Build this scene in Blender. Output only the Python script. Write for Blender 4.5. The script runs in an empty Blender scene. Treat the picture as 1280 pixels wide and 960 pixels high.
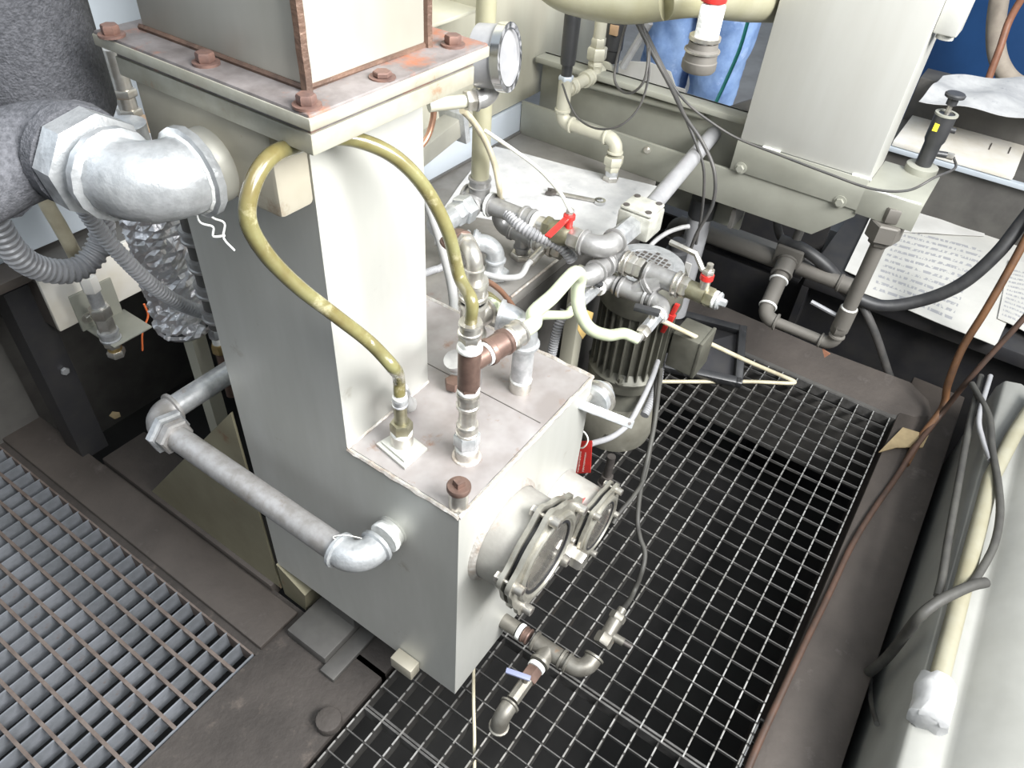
import bpy, bmesh, math, random
import numpy as np
from mathutils import Vector as V, Matrix
random.seed(7)
sc = bpy.context.scene
COL = sc.collection
# ------------------------------------------------------------------ camera
YAW, PITCH, ROLL, FPX = math.radians(31.37), math.radians(42.25), math.radians(4.85), 923.5
CAM = V((0, 0, 1.35))
_f = V((math.cos(YAW)*math.cos(PITCH), math.sin(YAW)*math.cos(PITCH), -math.sin(PITCH)))
_r = V((math.sin(YAW), -math.cos(YAW), 0)); _u = _r.cross(_f)
R2 = math.cos(ROLL)*_r + math.sin(ROLL)*_u
U2 = -math.sin(ROLL)*_r + math.cos(ROLL)*_u
cd = bpy.data.cameras.new('camera'); cam = bpy.data.objects.new('camera', cd); COL.objects.link(cam)
m = Matrix((R2, U2, -_f)).transposed().to_4x4(); m.translation = CAM; cam.matrix_world = m
cd.sensor_width = 36; cd.lens = FPX/1280*36; cd.clip_start = .02
sc.camera = cam
# ------------------------------------------------------------------ light
w = bpy.data.worlds.new('World'); sc.world = w; w.use_nodes = True
nt = w.node_tree; bg = nt.nodes['Background']
tc = nt.nodes.new('ShaderNodeTexCoord'); sx = nt.nodes.new('ShaderNodeSeparateXYZ'); cr = nt.nodes.new('ShaderNodeValToRGB')
nt.links.new(tc.outputs['Generated'], sx.inputs[0]); nt.links.new(sx.outputs['Z'], cr.inputs[0]); nt.links.new(cr.outputs[0], bg.inputs[0])
cr.color_ramp.elements[0].color = (.10, .11, .11, 1); cr.color_ramp.elements[0].position = .0
cr.color_ramp.elements[1].color = (.75, .84, .92, 1); cr.color_ramp.elements[1].position = .55
bg.inputs[1].default_value = .6
def area(name, loc, target, sx_, sy_, power, col):
    l = bpy.data.lights.new(name, 'AREA'); l.shape = 'RECTANGLE'; l.size = sx_; l.size_y = sy_; l.energy = power; l.color = col
    o = bpy.data.objects.new(name, l); COL.objects.link(o); o.location = loc
    o.rotation_euler = (V(target)-V(loc)).to_track_quat('-Z', 'Y').to_euler(); return o
area('window_daylight', (.66, -1.35, 2.2), (.68, .8, 2.0), 1.6, 1.0, 195, (1, .995, .98))
area('rooflight_daylight', (-.4, -1.2, 4.2), (.5, 1.0, .3), 2.6, 1.6, 110, (.96, .98, 1))
vs = sc.view_settings; vs.view_transform = 'Standard'; vs.look = 'None'; vs.gamma = 1; vs.use_curve_mapping = False; vs.exposure = 0.25

# ------------------------------------------------------------------ points from the photograph on real planes
def ray(u, v): return R2*((u-640)/FPX) + U2*((480-v)/FPX) + _f
def on(u, v, i, val):
    d = ray(u, v); return CAM + d*((val-CAM[i])/d[i])
def pz(u, v, z): return on(u, v, 2, z)
def py(u, v, y): return on(u, v, 1, y)
def px(u, v, x): return on(u, v, 0, x)
AX = {'x': V((1, 0, 0)), 'y': V((0, 1, 0)), 'z': V((0, 0, 1))}
def al(p, a, u, v):                      # the point along an axis (or direction) from p that is seen at u, v
    e = AX[a] if isinstance(a, str) else V(a).normalized()
    d = ray(u, v).normalized(); w_ = p-CAM; b = d.dot(e); t = (-(w_.dot(e)) + w_.dot(d)*b)/(1-b*b)
    return p + e*t
def pt(q):                               # (u, v, 'y', .5) -> point, or a point as it is
    if isinstance(q, V): return q
    return on(q[0], q[1], 'xyz'.index(q[2]), q[3])

# ------------------------------------------------------------------ materials
MATS = {}
def mat(name, c1, rough=.5, metal=0., c2=None, scale=12, detail=4, contrast=(.35, .65), bump=0., bscale=60, stretch=(1, 1, 1), trans=0., c3=None, c3lim=(.6, .7), c3scale=5, rough2=None, alpha=1., coat=0.):
    m = bpy.data.materials.new(name); m.use_nodes = True; n = m.node_tree.nodes; L = m.node_tree.links
    b = n['Principled BSDF']; b.inputs['Roughness'].default_value = rough; b.inputs['Metallic'].default_value = metal
    b.inputs['Base Color'].default_value = (*c1, 1); b.inputs['Transmission Weight'].default_value = trans
    b.inputs['Coat Weight'].default_value = coat
    tcn = n.new('ShaderNodeTexCoord'); mp = n.new('ShaderNodeMapping'); mp.inputs['Scale'].default_value = stretch
    L.new(tcn.outputs['Object'], mp.inputs[0])
    out = None
    if c2:
        t = n.new('ShaderNodeTexNoise'); t.inputs['Scale'].default_value = scale; t.inputs['Detail'].default_value = detail; t.inputs['Roughness'].default_value = .62
        L.new(mp.outputs[0], t.inputs[0]); r = n.new('ShaderNodeMapRange'); r.inputs[1].default_value, r.inputs[2].default_value = contrast
        L.new(t.outputs[0], r.inputs[0]); mx = n.new('ShaderNodeMix'); mx.data_type = 'RGBA'
        mx.inputs[6].default_value = (*c1, 1); mx.inputs[7].default_value = (*c2, 1); L.new(r.outputs[0], mx.inputs[0]); out = mx.outputs[2]
        if rough2 is not None:
            rr = n.new('ShaderNodeMapRange'); rr.inputs[3].default_value = rough; rr.inputs[4].default_value = rough2
            L.new(r.outputs[0], rr.inputs[0]); L.new(rr.outputs[0], b.inputs['Roughness'])
    if c3:
        t = n.new('ShaderNodeTexNoise'); t.inputs['Scale'].default_value = c3scale; t.inputs['Detail'].default_value = 6; t.inputs['Roughness'].default_value = .7
        L.new(tcn.outputs['Object'], t.inputs[0]); r = n.new('ShaderNodeMapRange'); r.inputs[1].default_value, r.inputs[2].default_value = c3lim
        L.new(t.outputs[0], r.inputs[0]); mx = n.new('ShaderNodeMix'); mx.data_type = 'RGBA'
        if out: L.new(out, mx.inputs[6])
        else: mx.inputs[6].default_value = (*c1, 1)
        mx.inputs[7].default_value = (*c3, 1); L.new(r.outputs[0], mx.inputs[0]); out = mx.outputs[2]
    if out: L.new(out, b.inputs['Base Color'])
    if bump:
        t = n.new('ShaderNodeTexNoise'); t.inputs['Scale'].default_value = bscale; t.inputs['Detail'].default_value = 4
        L.new(tcn.outputs['Object'], t.inputs[0]); bp = n.new('ShaderNodeBump'); bp.inputs['Strength'].default_value = bump; bp.inputs['Distance'].default_value = .004
        L.new(t.outputs[0], bp.inputs['Height']); L.new(bp.outputs[0], b.inputs['Normal'])
    MATS[name] = m; return m
STEEL = mat('dull_stainless', (.61, .61, .575), .42, .5, (.52, .52, .48), 4, contrast=(.35, .7), stretch=(2, 2, .5), bump=.05, bscale=25, rough2=.5, c3=(.30, .26, .19), c3lim=(.63, .8), c3scale=7)
TOPST = mat('dirty_stainless_top', (.37, .35, .345), .5, .3, (.25, .225, .215), 9, contrast=(.38, .64), c3=(.24, .15, .11), c3lim=(.60, .72), c3scale=22, bump=.08)
OLIVE = mat('olive_painted_steel', (.27, .25, .17), .5, .3, (.20, .18, .12), 5, c3=(.20, .10, .05), c3lim=(.62, .72), c3scale=9, bump=.06)
NOZ = mat('nozzle_block_steel', (.44, .41, .335), .5, .3, (.34, .31, .24), 6, c3=(.24, .17, .11), c3lim=(.62, .74), c3scale=10, bump=.06)
GRIMY = mat('grimy_fitting', (.21, .20, .175), .45, .5, (.14, .13, .11), 40, c3=(.24, .15, .09), c3lim=(.64, .74), c3scale=30, bump=.1)
GALVD = mat('dirty_galvanised_pipe', (.40, .39, .385), .45, .5, (.28, .265, .25), 30, contrast=(.4, .62), c3=(.23, .19, .16), c3lim=(.6, .74), c3scale=18, bump=.12, bscale=90)
RUSTD = mat('dark_rust_hose', (.085, .045, .03), .6, 0, (.05, .032, .024), 20)
DUCT = mat('weathered_duct_steel', (.46, .45, .405), .48, .35, (.36, .35, .30), 3, stretch=(2, 2, .6), c3=(.40, .27, .16), c3lim=(.66, .8), c3scale=7, bump=.05)
WELD = mat('weld_bead', (.62, .60, .56), .45, .5, (.40, .34, .29), 60, bump=.5, bscale=130)
BURN = mat('heat_stained_weld', (.17, .105, .075), .5, .4, (.10, .065, .05), 30, bump=.5, bscale=110)
RUST = mat('rusty_flange', (.21, .19, .185), .6, .2, (.12, .105, .10), 26, c3=(.29, .105, .05), c3lim=(.53, .66), c3scale=11, bump=.2)
FLEDGE = mat('flange_plate_steel', (.46, .45, .38), .5, .35, (.36, .34, .27), 20, c3=(.33, .20, .12), c3lim=(.64, .74), c3scale=20, bump=.1)
RBOLT = mat('rusted_bolt', (.20, .115, .09), .6, .3, (.12, .075, .065), 60, bump=.3)
GALV = mat('galvanised_pipe', (.58, .59, .60), .38, .65, (.40, .41, .42), 45, contrast=(.4, .62), c3=(.36, .31, .27), c3lim=(.62, .75), c3scale=22, bump=.12, bscale=90)
GALVB = mat('bright_galvanised', (.56, .575, .585), .33, .6, (.44, .455, .465), 55, contrast=(.42, .62), bump=.18, bscale=160)
MALL = mat('grey_malleable_fitting', (.38, .375, .37), .40, .55, (.29, .285, .28), 40, bump=.12, bscale=110)
NICK = mat('nickel_fitting', (.60, .585, .55), .3, .8, (.45, .42, .37), 40, bump=.04)
DARKI = mat('dark_iron', (.14, .125, .115), .45, .5, (.09, .08, .075), 40, bump=.1)
BROWN = mat('brown_iron', (.20, .13, .105), .4, .5, (.13, .085, .07), 40, bump=.08)
TAPE = mat('white_thread_tape', (.85, .86, .84), .6, 0, (.68, .68, .65), 80, bump=.3, bscale=200)
BRASS = mat('brass', (.55, .42, .20), .35, .8, (.40, .28, .12), 40)
BRASSG = mat('greenish_brass', (.30, .29, .21), .4, .7, (.22, .20, .13), 50)
RUBBER = mat('black_rubber', (.022, .022, .024), .5, 0, (.04, .04, .04), 30)
FOAM = mat('black_foam_jacket', (.115, .117, .13), .9, 0, (.06, .062, .07), 200, bump=.5, bscale=420)
PLASTB = mat('black_plastic', (.03, .031, .033), .38, 0, (.045, .045, .047), 20)
CONDUIT = mat('grey_plastic_conduit', (.36, .36, .37), .35, .1, (.28, .28, .29), 20)
GREYH = mat('grey_plastic_hose', (.42, .42, .42), .4, 0, (.34, .34, .33), 20)
AMBER = mat('yellowed_clear_hose', (.23, .22, .10), .25, 0, (.16, .13, .05), 25, trans=.15, c3=(.50, .46, .30), c3lim=(.56, .72), c3scale=22, coat=.4)
GREENH = mat('milky_green_hose', (.72, .78, .60), .3, 0, (.60, .66, .44), 12, trans=.25, coat=.3)
CREAMH = mat('cream_hose', (.62, .57, .42), .4, 0, (.48, .42, .29), 20)
WHITEH = mat('white_tube', (.80, .79, .72), .4)
BROWNH = mat('brown_hose', (.16, .075, .032), .55, 0, (.085, .045, .025), 14)
RUSTH = mat('rust_red_hose', (.33, .15, .09), .5, 0, (.22, .10, .06), 20)
DKCABLE = mat('dark_cable', (.05, .05, .05), .5, 0, (.085, .08, .075), 20)
GCABLE = mat('dusty_grey_cable', (.07, .068, .06), .6, 0, (.045, .043, .04), 20)
RED = mat('red_plastic', (.58, .03, .025), .35, 0, (.42, .03, .025), 30)
CHROME = mat('chrome_bezel', (.75, .75, .75), .18, 1.)
DIAL = mat('white_dial', (.85, .86, .87), .5)
WCAST = mat('white_cast_body', (.50, .50, .45), .45, .2, (.36, .355, .31), 40, bump=.1)
FLOORM = mat('dirty_floor_plate', (.062, .053, .047), .75, .1, (.040, .034, .030), 9, c3=(.10, .082, .07), c3lim=(.58, .72), c3scale=20, bump=.35, bscale=120)
BEAMM = mat('brown_grimy_steel', (.082, .069, .060), .65, .2, (.055, .046, .040), 6, c3=(.115, .10, .09), c3lim=(.6, .75), c3scale=12, bump=.2, bscale=90)
PITM = mat('dark_pit_bottom', (.024, .023, .0215), .8, 0, (.013, .012, .0115), 5)
CONC = mat('grey_concrete', (.22, .225, .23), .8, 0, (.17, .17, .175), 6, bump=.1)
GBAR = mat('worn_shaded_grating_bar', (.085, .082, .078), .5, .4, (.05, .047, .043), 30, c3=(.10, .07, .05), c3lim=(.6, .72), c3scale=14, bump=.1)  # oxidised sides, with the shade between the bars also put into the dark colour
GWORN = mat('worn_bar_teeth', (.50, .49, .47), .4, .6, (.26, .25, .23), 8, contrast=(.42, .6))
GROD = mat('grating_cross_rod', (.15, .145, .14), .5, .4, (.07, .067, .063), 30)
GLEFT = mat('rusty_grey_grating', (.22, .232, .255), .55, .2, (.15, .16, .172), 25, c3=(.17, .11, .085), c3lim=(.58, .7), c3scale=16, bump=.2)
GLROD = mat('rusty_grating_rod', (.19, .155, .135), .6, .3, (.13, .10, .085), 30)
BENCH = mat('stained_bench_steel', (.25, .24, .225), .5, .25, (.17, .16, .145), 9, c3=(.19, .13, .11), c3lim=(.62, .72), c3scale=14, bump=.08)
PALE = mat('pale_green_grey_steel', (.50, .49, .40), .5, .2, (.43, .41, .33), 4, c3=(.36, .28, .17), c3lim=(.66, .8), c3scale=4, stretch=(2, 2, .5))
PANEL = mat('pale_grey_panel', (.52, .52, .49), .45, .25, (.47, .465, .43), 3, stretch=(3, 3, .4))
PLATE = mat('grey_green_plate', (.36, .36, .31), .5, .25, (.30, .30, .255), 6, bump=.04)
BLUEG = mat('blue_grey_cladding', (.52, .57, .62), .5, .2, (.45, .49, .54), 3)
WHITEP = mat('dirty_white_paint', (.72, .70, .66), .5, 0, (.62, .58, .50), 8, c3=(.40, .28, .16), c3lim=(.68, .8), c3scale=12)
FOIL = mat('crinkled_foil', (.86, .86, .88), .28, .8, (.65, .62, .62), 20, c3=(.45, .33, .30), c3lim=(.6, .75), c3scale=5, bump=1., bscale=55)
COPPERP = mat('orange_primer_pipe', (.50, .34, .20), .5, .1, (.40, .26, .16), 10)
COPPER = mat('copper_tube', (.55, .30, .20), .35, .7, (.40, .24, .17), 20)
CLOTH = mat('white_paper_cloth', (.52, .52, .515), .85, 0, (.41, .41, .415), 18, c3=(.30, .31, .33), c3lim=(.62, .72), c3scale=24, bump=.3, bscale=40)
CASING = mat('pale_casing', (.30, .30, .28), .65, 0, (.25, .25, .23), 5, c3=(.22, .22, .20), c3lim=(.70, .78), c3scale=18, bump=.1, bscale=40)
CREAMP = mat('cream_pipe', (.30, .285, .215), .55, 0, (.25, .23, .155), 10)
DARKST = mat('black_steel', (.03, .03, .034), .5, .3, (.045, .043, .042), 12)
SHADE = mat('dark_grey_steel', (.13, .125, .115), .55, .3, (.09, .085, .08), 9, bump=.08)
DUSTYP = mat('dusty_dark_pipe', (.15, .14, .125), .6, .2, (.14, .13, .115), 20, bump=.1)
OLVP = mat('olive_pipe_paint', (.38, .365, .27), .42, .15, (.30, .285, .18), 6, bump=.05)
MOTOR = mat('olive_grey_motor', (.15, .147, .12), .45, .3, (.10, .098, .08), 14, bump=.06)
PUMPM = mat('pump_casting', (.27, .26, .215), .5, .3, (.19, .18, .145), 14, c3=(.14, .12, .09), c3lim=(.6, .74), c3scale=14, bump=.1)
JEANS = mat('blue_denim', (.24, .36, .60), .9, 0, (.13, .22, .43), 14, c3=(.45, .56, .78), c3lim=(.56, .72), c3scale=9, bump=.5, bscale=40)
SKIN = mat('skin', (.55, .35, .26), .55); SHIRT = mat('grey_shirt', (.20, .22, .26), .9); HAIR = mat('dark_hair', (.05, .035, .025), .8); SHOE = mat('dark_work_shoe', (.04, .035, .03), .6)
BLUEW = mat('deep_blue_paint', (.02, .075, .21), .45, 0, (.016, .06, .17), 4)
YTAG = mat('ochre_tag', (.55, .38, .14), .6); YEL = mat('yellow_label', (.75, .65, .05), .5); GRN = mat('teal_cord', (.02, .28, .27), .5)
ORANGE = mat('orange_wire', (.7, .16, .05), .5)
ROPE = mat('pale_rope_hose', (.42, .36, .29), .7, 0, (.33, .28, .23), 20)
LBLUE = mat('blue_valve_lever', (.20, .22, .33), .5)
CARD = mat('torn_brown_card', (.35, .27, .15), .8, 0, (.20, .15, .08), 14)
gm = bpy.data.materials.new('sight_glass_pane'); gm.use_nodes = True
gb = gm.node_tree.nodes['Principled BSDF']; gb.inputs['Base Color'].default_value = (.75, .72, .66, 1); gb.inputs['Roughness'].default_value = .04; gb.inputs['Transmission Weight'].default_value = .9; GLASS = gm
INNER = mat('sight_glass_inside', (.12, .07, .045), .6, .1, (.20, .17, .14), 18)
NICKD = mat('dull_cast_nickel', (.43, .415, .365), .36, .65, (.31, .295, .25), 30, c3=(.30, .24, .16), c3lim=(.62, .75), c3scale=30, bump=.1, bscale=140)
NOZZ = mat('dusty_nozzle', (.36, .35, .32), .55, .3, (.27, .255, .235), 16, c3=(.30, .20, .15), c3lim=(.6, .72), c3scale=20, bump=.12, bscale=120)
GASK = mat('black_gasket', (.02, .02, .022), .4)
def printed(name, paper, ink, nlines, along, across, offs, thr=.5, wscale=60):      # flat print: rows of blurred handwriting-like words
    m = mat(name, paper, .8, 0, tuple(c*.86 for c in paper), 6)
    n = m.node_tree.nodes; L = m.node_tree.links; b = n['Principled BSDF']
    uv = n.new('ShaderNodeUVMap'); s = n.new('ShaderNodeSeparateXYZ'); L.new(uv.outputs[0], s.inputs[0])
    a = n.new('ShaderNodeMath'); a.operation = 'MULTIPLY'; a.inputs[1].default_value = nlines; L.new(s.outputs['Y'], a.inputs[0])
    fl = n.new('ShaderNodeMath'); fl.operation = 'FRACT'; L.new(a.outputs[0], fl.inputs[0])
    lt = n.new('ShaderNodeMath'); lt.operation = 'LESS_THAN'; lt.inputs[1].default_value = .42; L.new(fl.outputs[0], lt.inputs[0])
    mp = n.new('ShaderNodeMapping'); mp.inputs['Scale'].default_value = (wscale, nlines*1.0, 1); L.new(uv.outputs[0], mp.inputs[0])
    t = n.new('ShaderNodeTexNoise'); t.inputs['Scale'].default_value = 1; t.inputs['Detail'].default_value = 3; L.new(mp.outputs[0], t.inputs[0])
    g = n.new('ShaderNodeMath'); g.operation = 'GREATER_THAN'; g.inputs[1].default_value = thr; L.new(t.outputs[0], g.inputs[0])
    mu = n.new('ShaderNodeMath'); mu.operation = 'MULTIPLY'; L.new(lt.outputs[0], mu.inputs[0]); L.new(g.outputs[0], mu.inputs[1])
    for k, (ax_, lo, hi) in enumerate((('X', *along), ('Y', *across))):
        for op, val in (('GREATER_THAN', lo), ('LESS_THAN', hi)):
            c = n.new('ShaderNodeMath'); c.operation = op; c.inputs[1].default_value = val; L.new(s.outputs[ax_], c.inputs[0])
            mm = n.new('ShaderNodeMath'); mm.operation = 'MULTIPLY'; L.new(mu.outputs[0], mm.inputs[0]); L.new(c.outputs[0], mm.inputs[1]); mu = mm
    base = b.inputs['Base Color'].links[0].from_socket
    mx = n.new('ShaderNodeMix'); mx.data_type = 'RGBA'; L.new(mu.outputs[0], mx.inputs[0]); L.new(base, mx.inputs[6]); mx.inputs[7].default_value = (*ink, 1)
    L.new(mx.outputs[2], b.inputs['Base Color']); return m
PAPERT = printed('printed_paper', (.52, .51, .475), (.30, .30, .31), 15, (.06, .66), (.04, .86), 0, .47, 46)
PAPERB = mat('blank_paper', (.58, .57, .545), .8, 0, (.50, .49, .46), 8)

# ------------------------------------------------------------------ mesh builder
class MB:
    def __init__(s): s.v = []; s.f = []
    def add(s, vs_, fs):
        o = len(s.v); s.v += [V(p) for p in vs_]; s.f += [tuple(i+o for i in f) for f in fs]; return s
    def box(s, a, b):
        x0, y0, z0 = (min(a[i], b[i]) for i in range(3)); x1, y1, z1 = (max(a[i], b[i]) for i in range(3))
        return s.add([(x0,y0,z0),(x1,y0,z0),(x1,y1,z0),(x0,y1,z0),(x0,y0,z1),(x1,y0,z1),(x1,y1,z1),(x0,y1,z1)],
                     [(0,3,2,1),(4,5,6,7),(0,1,5,4),(1,2,6,5),(2,3,7,6),(3,0,4,7)])
    def obox(s, c, ex, ey, ez):          # centre and three half-axes
        P = [c+ex*i+ey*j+ez*k for k in (-1, 1) for (i, j) in ((-1,-1),(1,-1),(1,1),(-1,1))]
        F = [(0,3,2,1),(4,5,6,7),(0,1,5,4),(1,2,6,5),(2,3,7,6),(3,0,4,7)]
        if ex.cross(ey).dot(ez) < 0: F = [f[::-1] for f in F]
        return s.add(P, F)
    def cyl(s, p, q, r, r2=None, n=16):
        return s.lathe(p, q-p, [(0, r), ((q-p).length, r if r2 is None else r2)], n)
    def lathe(s, p, d, prof, n=16, caps=True, phase=0., closed=False):
        d = V(d).normalized(); a = d.orthogonal().normalized()
        if abs(d.z) < .99: a = V((0, 0, 1)).cross(d).normalized()
        else: a = V((1, 0, 0)); a = (a-d*a.dot(d)).normalized()
        b = d.cross(a); vs_ = []; fs = []
        for t, r in prof:
            for k in range(n):
                th = 2*math.pi*k/n+phase; vs_.append(p + d*t + (a*math.cos(th)+b*math.sin(th))*r)
        m_ = len(prof)
        for i in range(m_ if closed else m_-1):
            i2 = (i+1) % m_
            for k in range(n): fs.append((i*n+k, i*n+(k+1)%n, i2*n+(k+1)%n, i2*n+k))
        if caps and not closed:
            fs.append(tuple(range(n))[::-1]); fs.append(tuple((m_-1)*n+k for k in range(n)))
        return s.add(vs_, fs)
    def hexn(s, p, q, r, n=6, phase=.26):
        L_ = (q-p).length; c = min(.003, L_*.2)
        return s.lathe(p, q-p, [(0, r*.9), (c, r), (L_-c, r), (L_, r*.9)], n, phase=phase)
    def ring(s, p, d, r0, r1, h, n=32):   # washer with a hole
        return s.lathe(p, d, [(0, r0), (0, r1), (h, r1), (h, r0)], n, closed=True)
    def tube(s, P, r, n=10, caps=True):
        P = [V(p) for p in P]; m_ = len(P); T = []
        for i in range(m_): T.append((P[min(i+1, m_-1)]-P[max(i-1, 0)]).normalized())
        a = T[0].orthogonal().normalized(); vs_ = []; fs = []
        for i in range(m_):
            a = (a - T[i]*a.dot(T[i])).normalized(); b = T[i].cross(a); rr = r[i] if hasattr(r, '__len__') else r
            for k in range(n):
                th = 2*math.pi*k/n; vs_.append(P[i]+(a*math.cos(th)+b*math.sin(th))*rr)
        for i in range(m_-1):
            for k in range(n): fs.append((i*n+k, i*n+(k+1)%n, (i+1)*n+(k+1)%n, (i+1)*n+k))
        if caps: fs.append(tuple(range(n))[::-1]); fs.append(tuple((m_-1)*n+k for k in range(n)))
        return s.add(vs_, fs)
    def prism(s, poly, vec):
        n = len(poly); vec = V(vec); poly = [V(p) for p in poly]
        nrm = V((0, 0, 0))
        for i in range(n): nrm += poly[i].cross(poly[(i+1) % n])
        if nrm.dot(vec) < 0: poly = poly[::-1]
        vs_ = poly+[p+vec for p in poly]
        return s.add(vs_, [tuple(range(n))[::-1], tuple(range(n, 2*n))]+[(i, (i+1)%n, n+(i+1)%n, n+i) for i in range(n)])
    def ball(s, c, r, n=12, sq=(1, 1, 1)):
        vs_ = []; fs = []; h = n//2
        for i in range(h+1):
            ph = math.pi*i/h
            for k in range(n):
                th = 2*math.pi*k/n; vs_.append(c+V((math.sin(ph)*math.cos(th)*r*sq[0], math.sin(ph)*math.sin(th)*r*sq[1], math.cos(ph)*r*sq[2])))
        for i in range(h):
            for k in range(n): fs.append((i*n+k, (i+1)*n+k, (i+1)*n+(k+1)%n, i*n+(k+1)%n))
        return s.add(vs_, fs)
    def build(s, name, m, parent=None, bevel=0., smooth=True, label=None, cat=None, group=None, kind=None, uv=None, seg=2):
        me = bpy.data.meshes.new(name)
        if parent is not None: off = V(parent['_off'])
        else:
            zs = min(p.z for p in s.v); off = sum(s.v, V())/len(s.v); off.z = zs
        me.from_pydata([p-off for p in s.v], [], s.f); me.validate(); me.update()
        me.materials.append(m)
        if bevel:
            bm = bmesh.new(); bm.from_mesh(me); bmesh.ops.remove_doubles(bm, verts=bm.verts, dist=1e-6)
            ed = [e for e in bm.edges if len(e.link_faces) == 2 and e.calc_face_angle(0) > .6]
            bmesh.ops.bevel(bm, geom=ed, offset=bevel, segments=seg, profile=.5, affect='EDGES', clamp_overlap=True)
            bm.to_mesh(me); bm.free()
        if smooth:
            me.polygons.foreach_set('use_smooth', [True]*len(me.polygons)); me.set_sharp_from_angle(angle=math.radians(38))
        if uv:
            ul = me.uv_layers.new(name='UVMap')
            for l in me.loops: ul.data[l.index].uv = uv(me.vertices[l.vertex_index].co+off)
        o = bpy.data.objects.new(name, me); COL.objects.link(o); o['_off'] = list(off)
        if parent is not None: o.parent = parent
        else: o.location = off
        tag(o, label, cat, group, kind); return o
def tag(o, label=None, cat=None, group=None, kind=None):
    if label: o['label'] = label
    if cat: o['category'] = cat
    if group: o['group'] = group
    if kind: o['kind'] = kind
    return o
def thing(name, loc, label, cat, group=None):
    o = bpy.data.objects.new(name, None); COL.objects.link(o); o.location = loc; o.empty_display_size = .05; o['_off'] = list(loc)
    return tag(o, label, cat, group)
def copypart(src, name, parent, delta):
    c = src.copy(); COL.objects.link(c); c.name = name; c.parent = parent; c.location = V(src.location)+V(delta); return c
def spline(P, k=8):
    P = [pt(p) for p in P]; Q = [P[0]*2-P[1]]+P+[P[-1]*2-P[-2]]; out = []
    for i in range(1, len(Q)-2):
        p0, p1, p2, p3 = Q[i-1:i+3]
        for j in range(k):
            t = j/k; out.append(.5*((2*p1)+(p2-p0)*t+(2*p0-5*p1+4*p2-p3)*t*t+(3*p1-p0-3*p2+p3)*t*t*t))
    return out+[P[-1]]
def hose(name, P, r, m, label=None, cat='hose', group=None, parent=None, k=8, n=10):
    return MB().tube(spline(P, k), r, n).build(name, m, parent, label=label, cat=cat if parent is None else None, group=group)
def ribbed(P, r, pitch, k=14, depth=.16):     # corrugated conduit
    C = spline(P, k); out = []; rad = []; d = 0.; acc = [0.]
    for i in range(1, len(C)): acc.append(acc[-1]+(C[i]-C[i-1]).length)
    step = pitch/4; n = int(acc[-1]/step); j = 0
    for i in range(n):
        s_ = i*step
        while j < len(acc)-2 and acc[j+1] < s_: j += 1
        t = (s_-acc[j])/max(1e-9, acc[j+1]-acc[j]); out.append(C[j].lerp(C[j+1], t)); rad.append(r*(1-depth*(i % 4 in (2, 3))))
    return out, rad
# fittings: every one is a part of its run
def nut(root, p, q, r, m=NICK, name='hex_nut'): return MB().hexn(p, q, r).build(name, m, root)
def pipe(root, p, q, r, m=GALV, name='pipe'): return MB().cyl(p, q, r, n=18).build(name, m, root)
def tape(root, p, d, r, h=.006): 
    d = V(d).normalized(); return MB().lathe(p-d*h/2, d, [(0, r*.95), (h*.2, r), (h*.8, r), (h, r*.95)], 16).build('thread_tape', TAPE, root)
def sock(root, p, q, r, m=MALL, name='coupling'):
    L_ = (q-p).length; b = min(.006, L_*.2); return MB().lathe(p, q-p, [(0, r*1.05), (b, r*1.09), (b*1.3, r*.98), (L_-b*1.3, r*.98), (L_-b, r*1.09), (L_, r*1.05)], 18).build(name, m, root)
def elbowmb(c, a, b, r, R, lip=True):         # corner c, unit directions a and b to the two ends
    a, b = V(a).normalized(), V(b).normalized(); P = []
    for i in range(11):
        t = i/10; th = t*math.pi/2
        P.append(c + a*R*(1-math.sin(th)) + b*R*(1-math.cos(th)))
    mb = MB().tube([c+a*R*1.25]+P+[c+b*R*1.25], r*1.14, 16)
    if lip:
        for e in (a, b):
            h = r*.42; mb.lathe(c+e*(R*1.25-h*.6), e, [(0, r*1.12), (h*.25, r*1.36), (h*.85, r*1.36), (h, r*1.2)], 16)
    return mb
def elbow(root, c, a, b, r, m=MALL, R=None, name='elbow'): return elbowmb(c, a, b, r, R or r*1.7).build(name, m, root)
def tee(root, c, d, br, r, m=MALL, L_=None, name='tee'):
    d, br = V(d).normalized(), V(br).normalized(); L_ = L_ or r*2.1; h = r*.45; mb = MB()
    mb.cyl(c-d*L_, c+d*L_, r*1.14, n=16); mb.cyl(c, c+br*L_, r*1.14, n=16)
    for e in (d, -d, br): mb.lathe(c+e*(L_-h), e, [(0, r*1.12), (h*.3, r*1.36), (h, r*1.3)], 16)
    return mb.build(name, m, root)
def hexbolt(root, p, d, r, h, m=RBOLT, washer=True, name='bolt'):
    d = V(d).normalized(); wt = h*.22
    o = MB().hexn(p+d*(wt if washer else 0), p+d*h, r).build(name, m, root)
    if washer and root is not None: MB().cyl(p, p+d*wt, r*1.45, n=14).build('washer', m, o)
    return o
X, Y, Z = AX['x'], AX['y'], AX['z']
# ================================================================== THE SETTING
def struct(mb, name, m, bevel=0., parent=None): return mb.build(name, m, parent, bevel=bevel, kind='structure' if parent is None else None)
fl = MB(); fl.box((-3, -4, -.62), (8, 7, -.60)); struct(fl, 'floor', PITM)
struct(MB().box((2.75, -.2, -.9), (8, 7, -.02)).box((1.9, 1.35, -.9), (2.75, 7, -.02)), 'trim_8', CONC)
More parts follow.
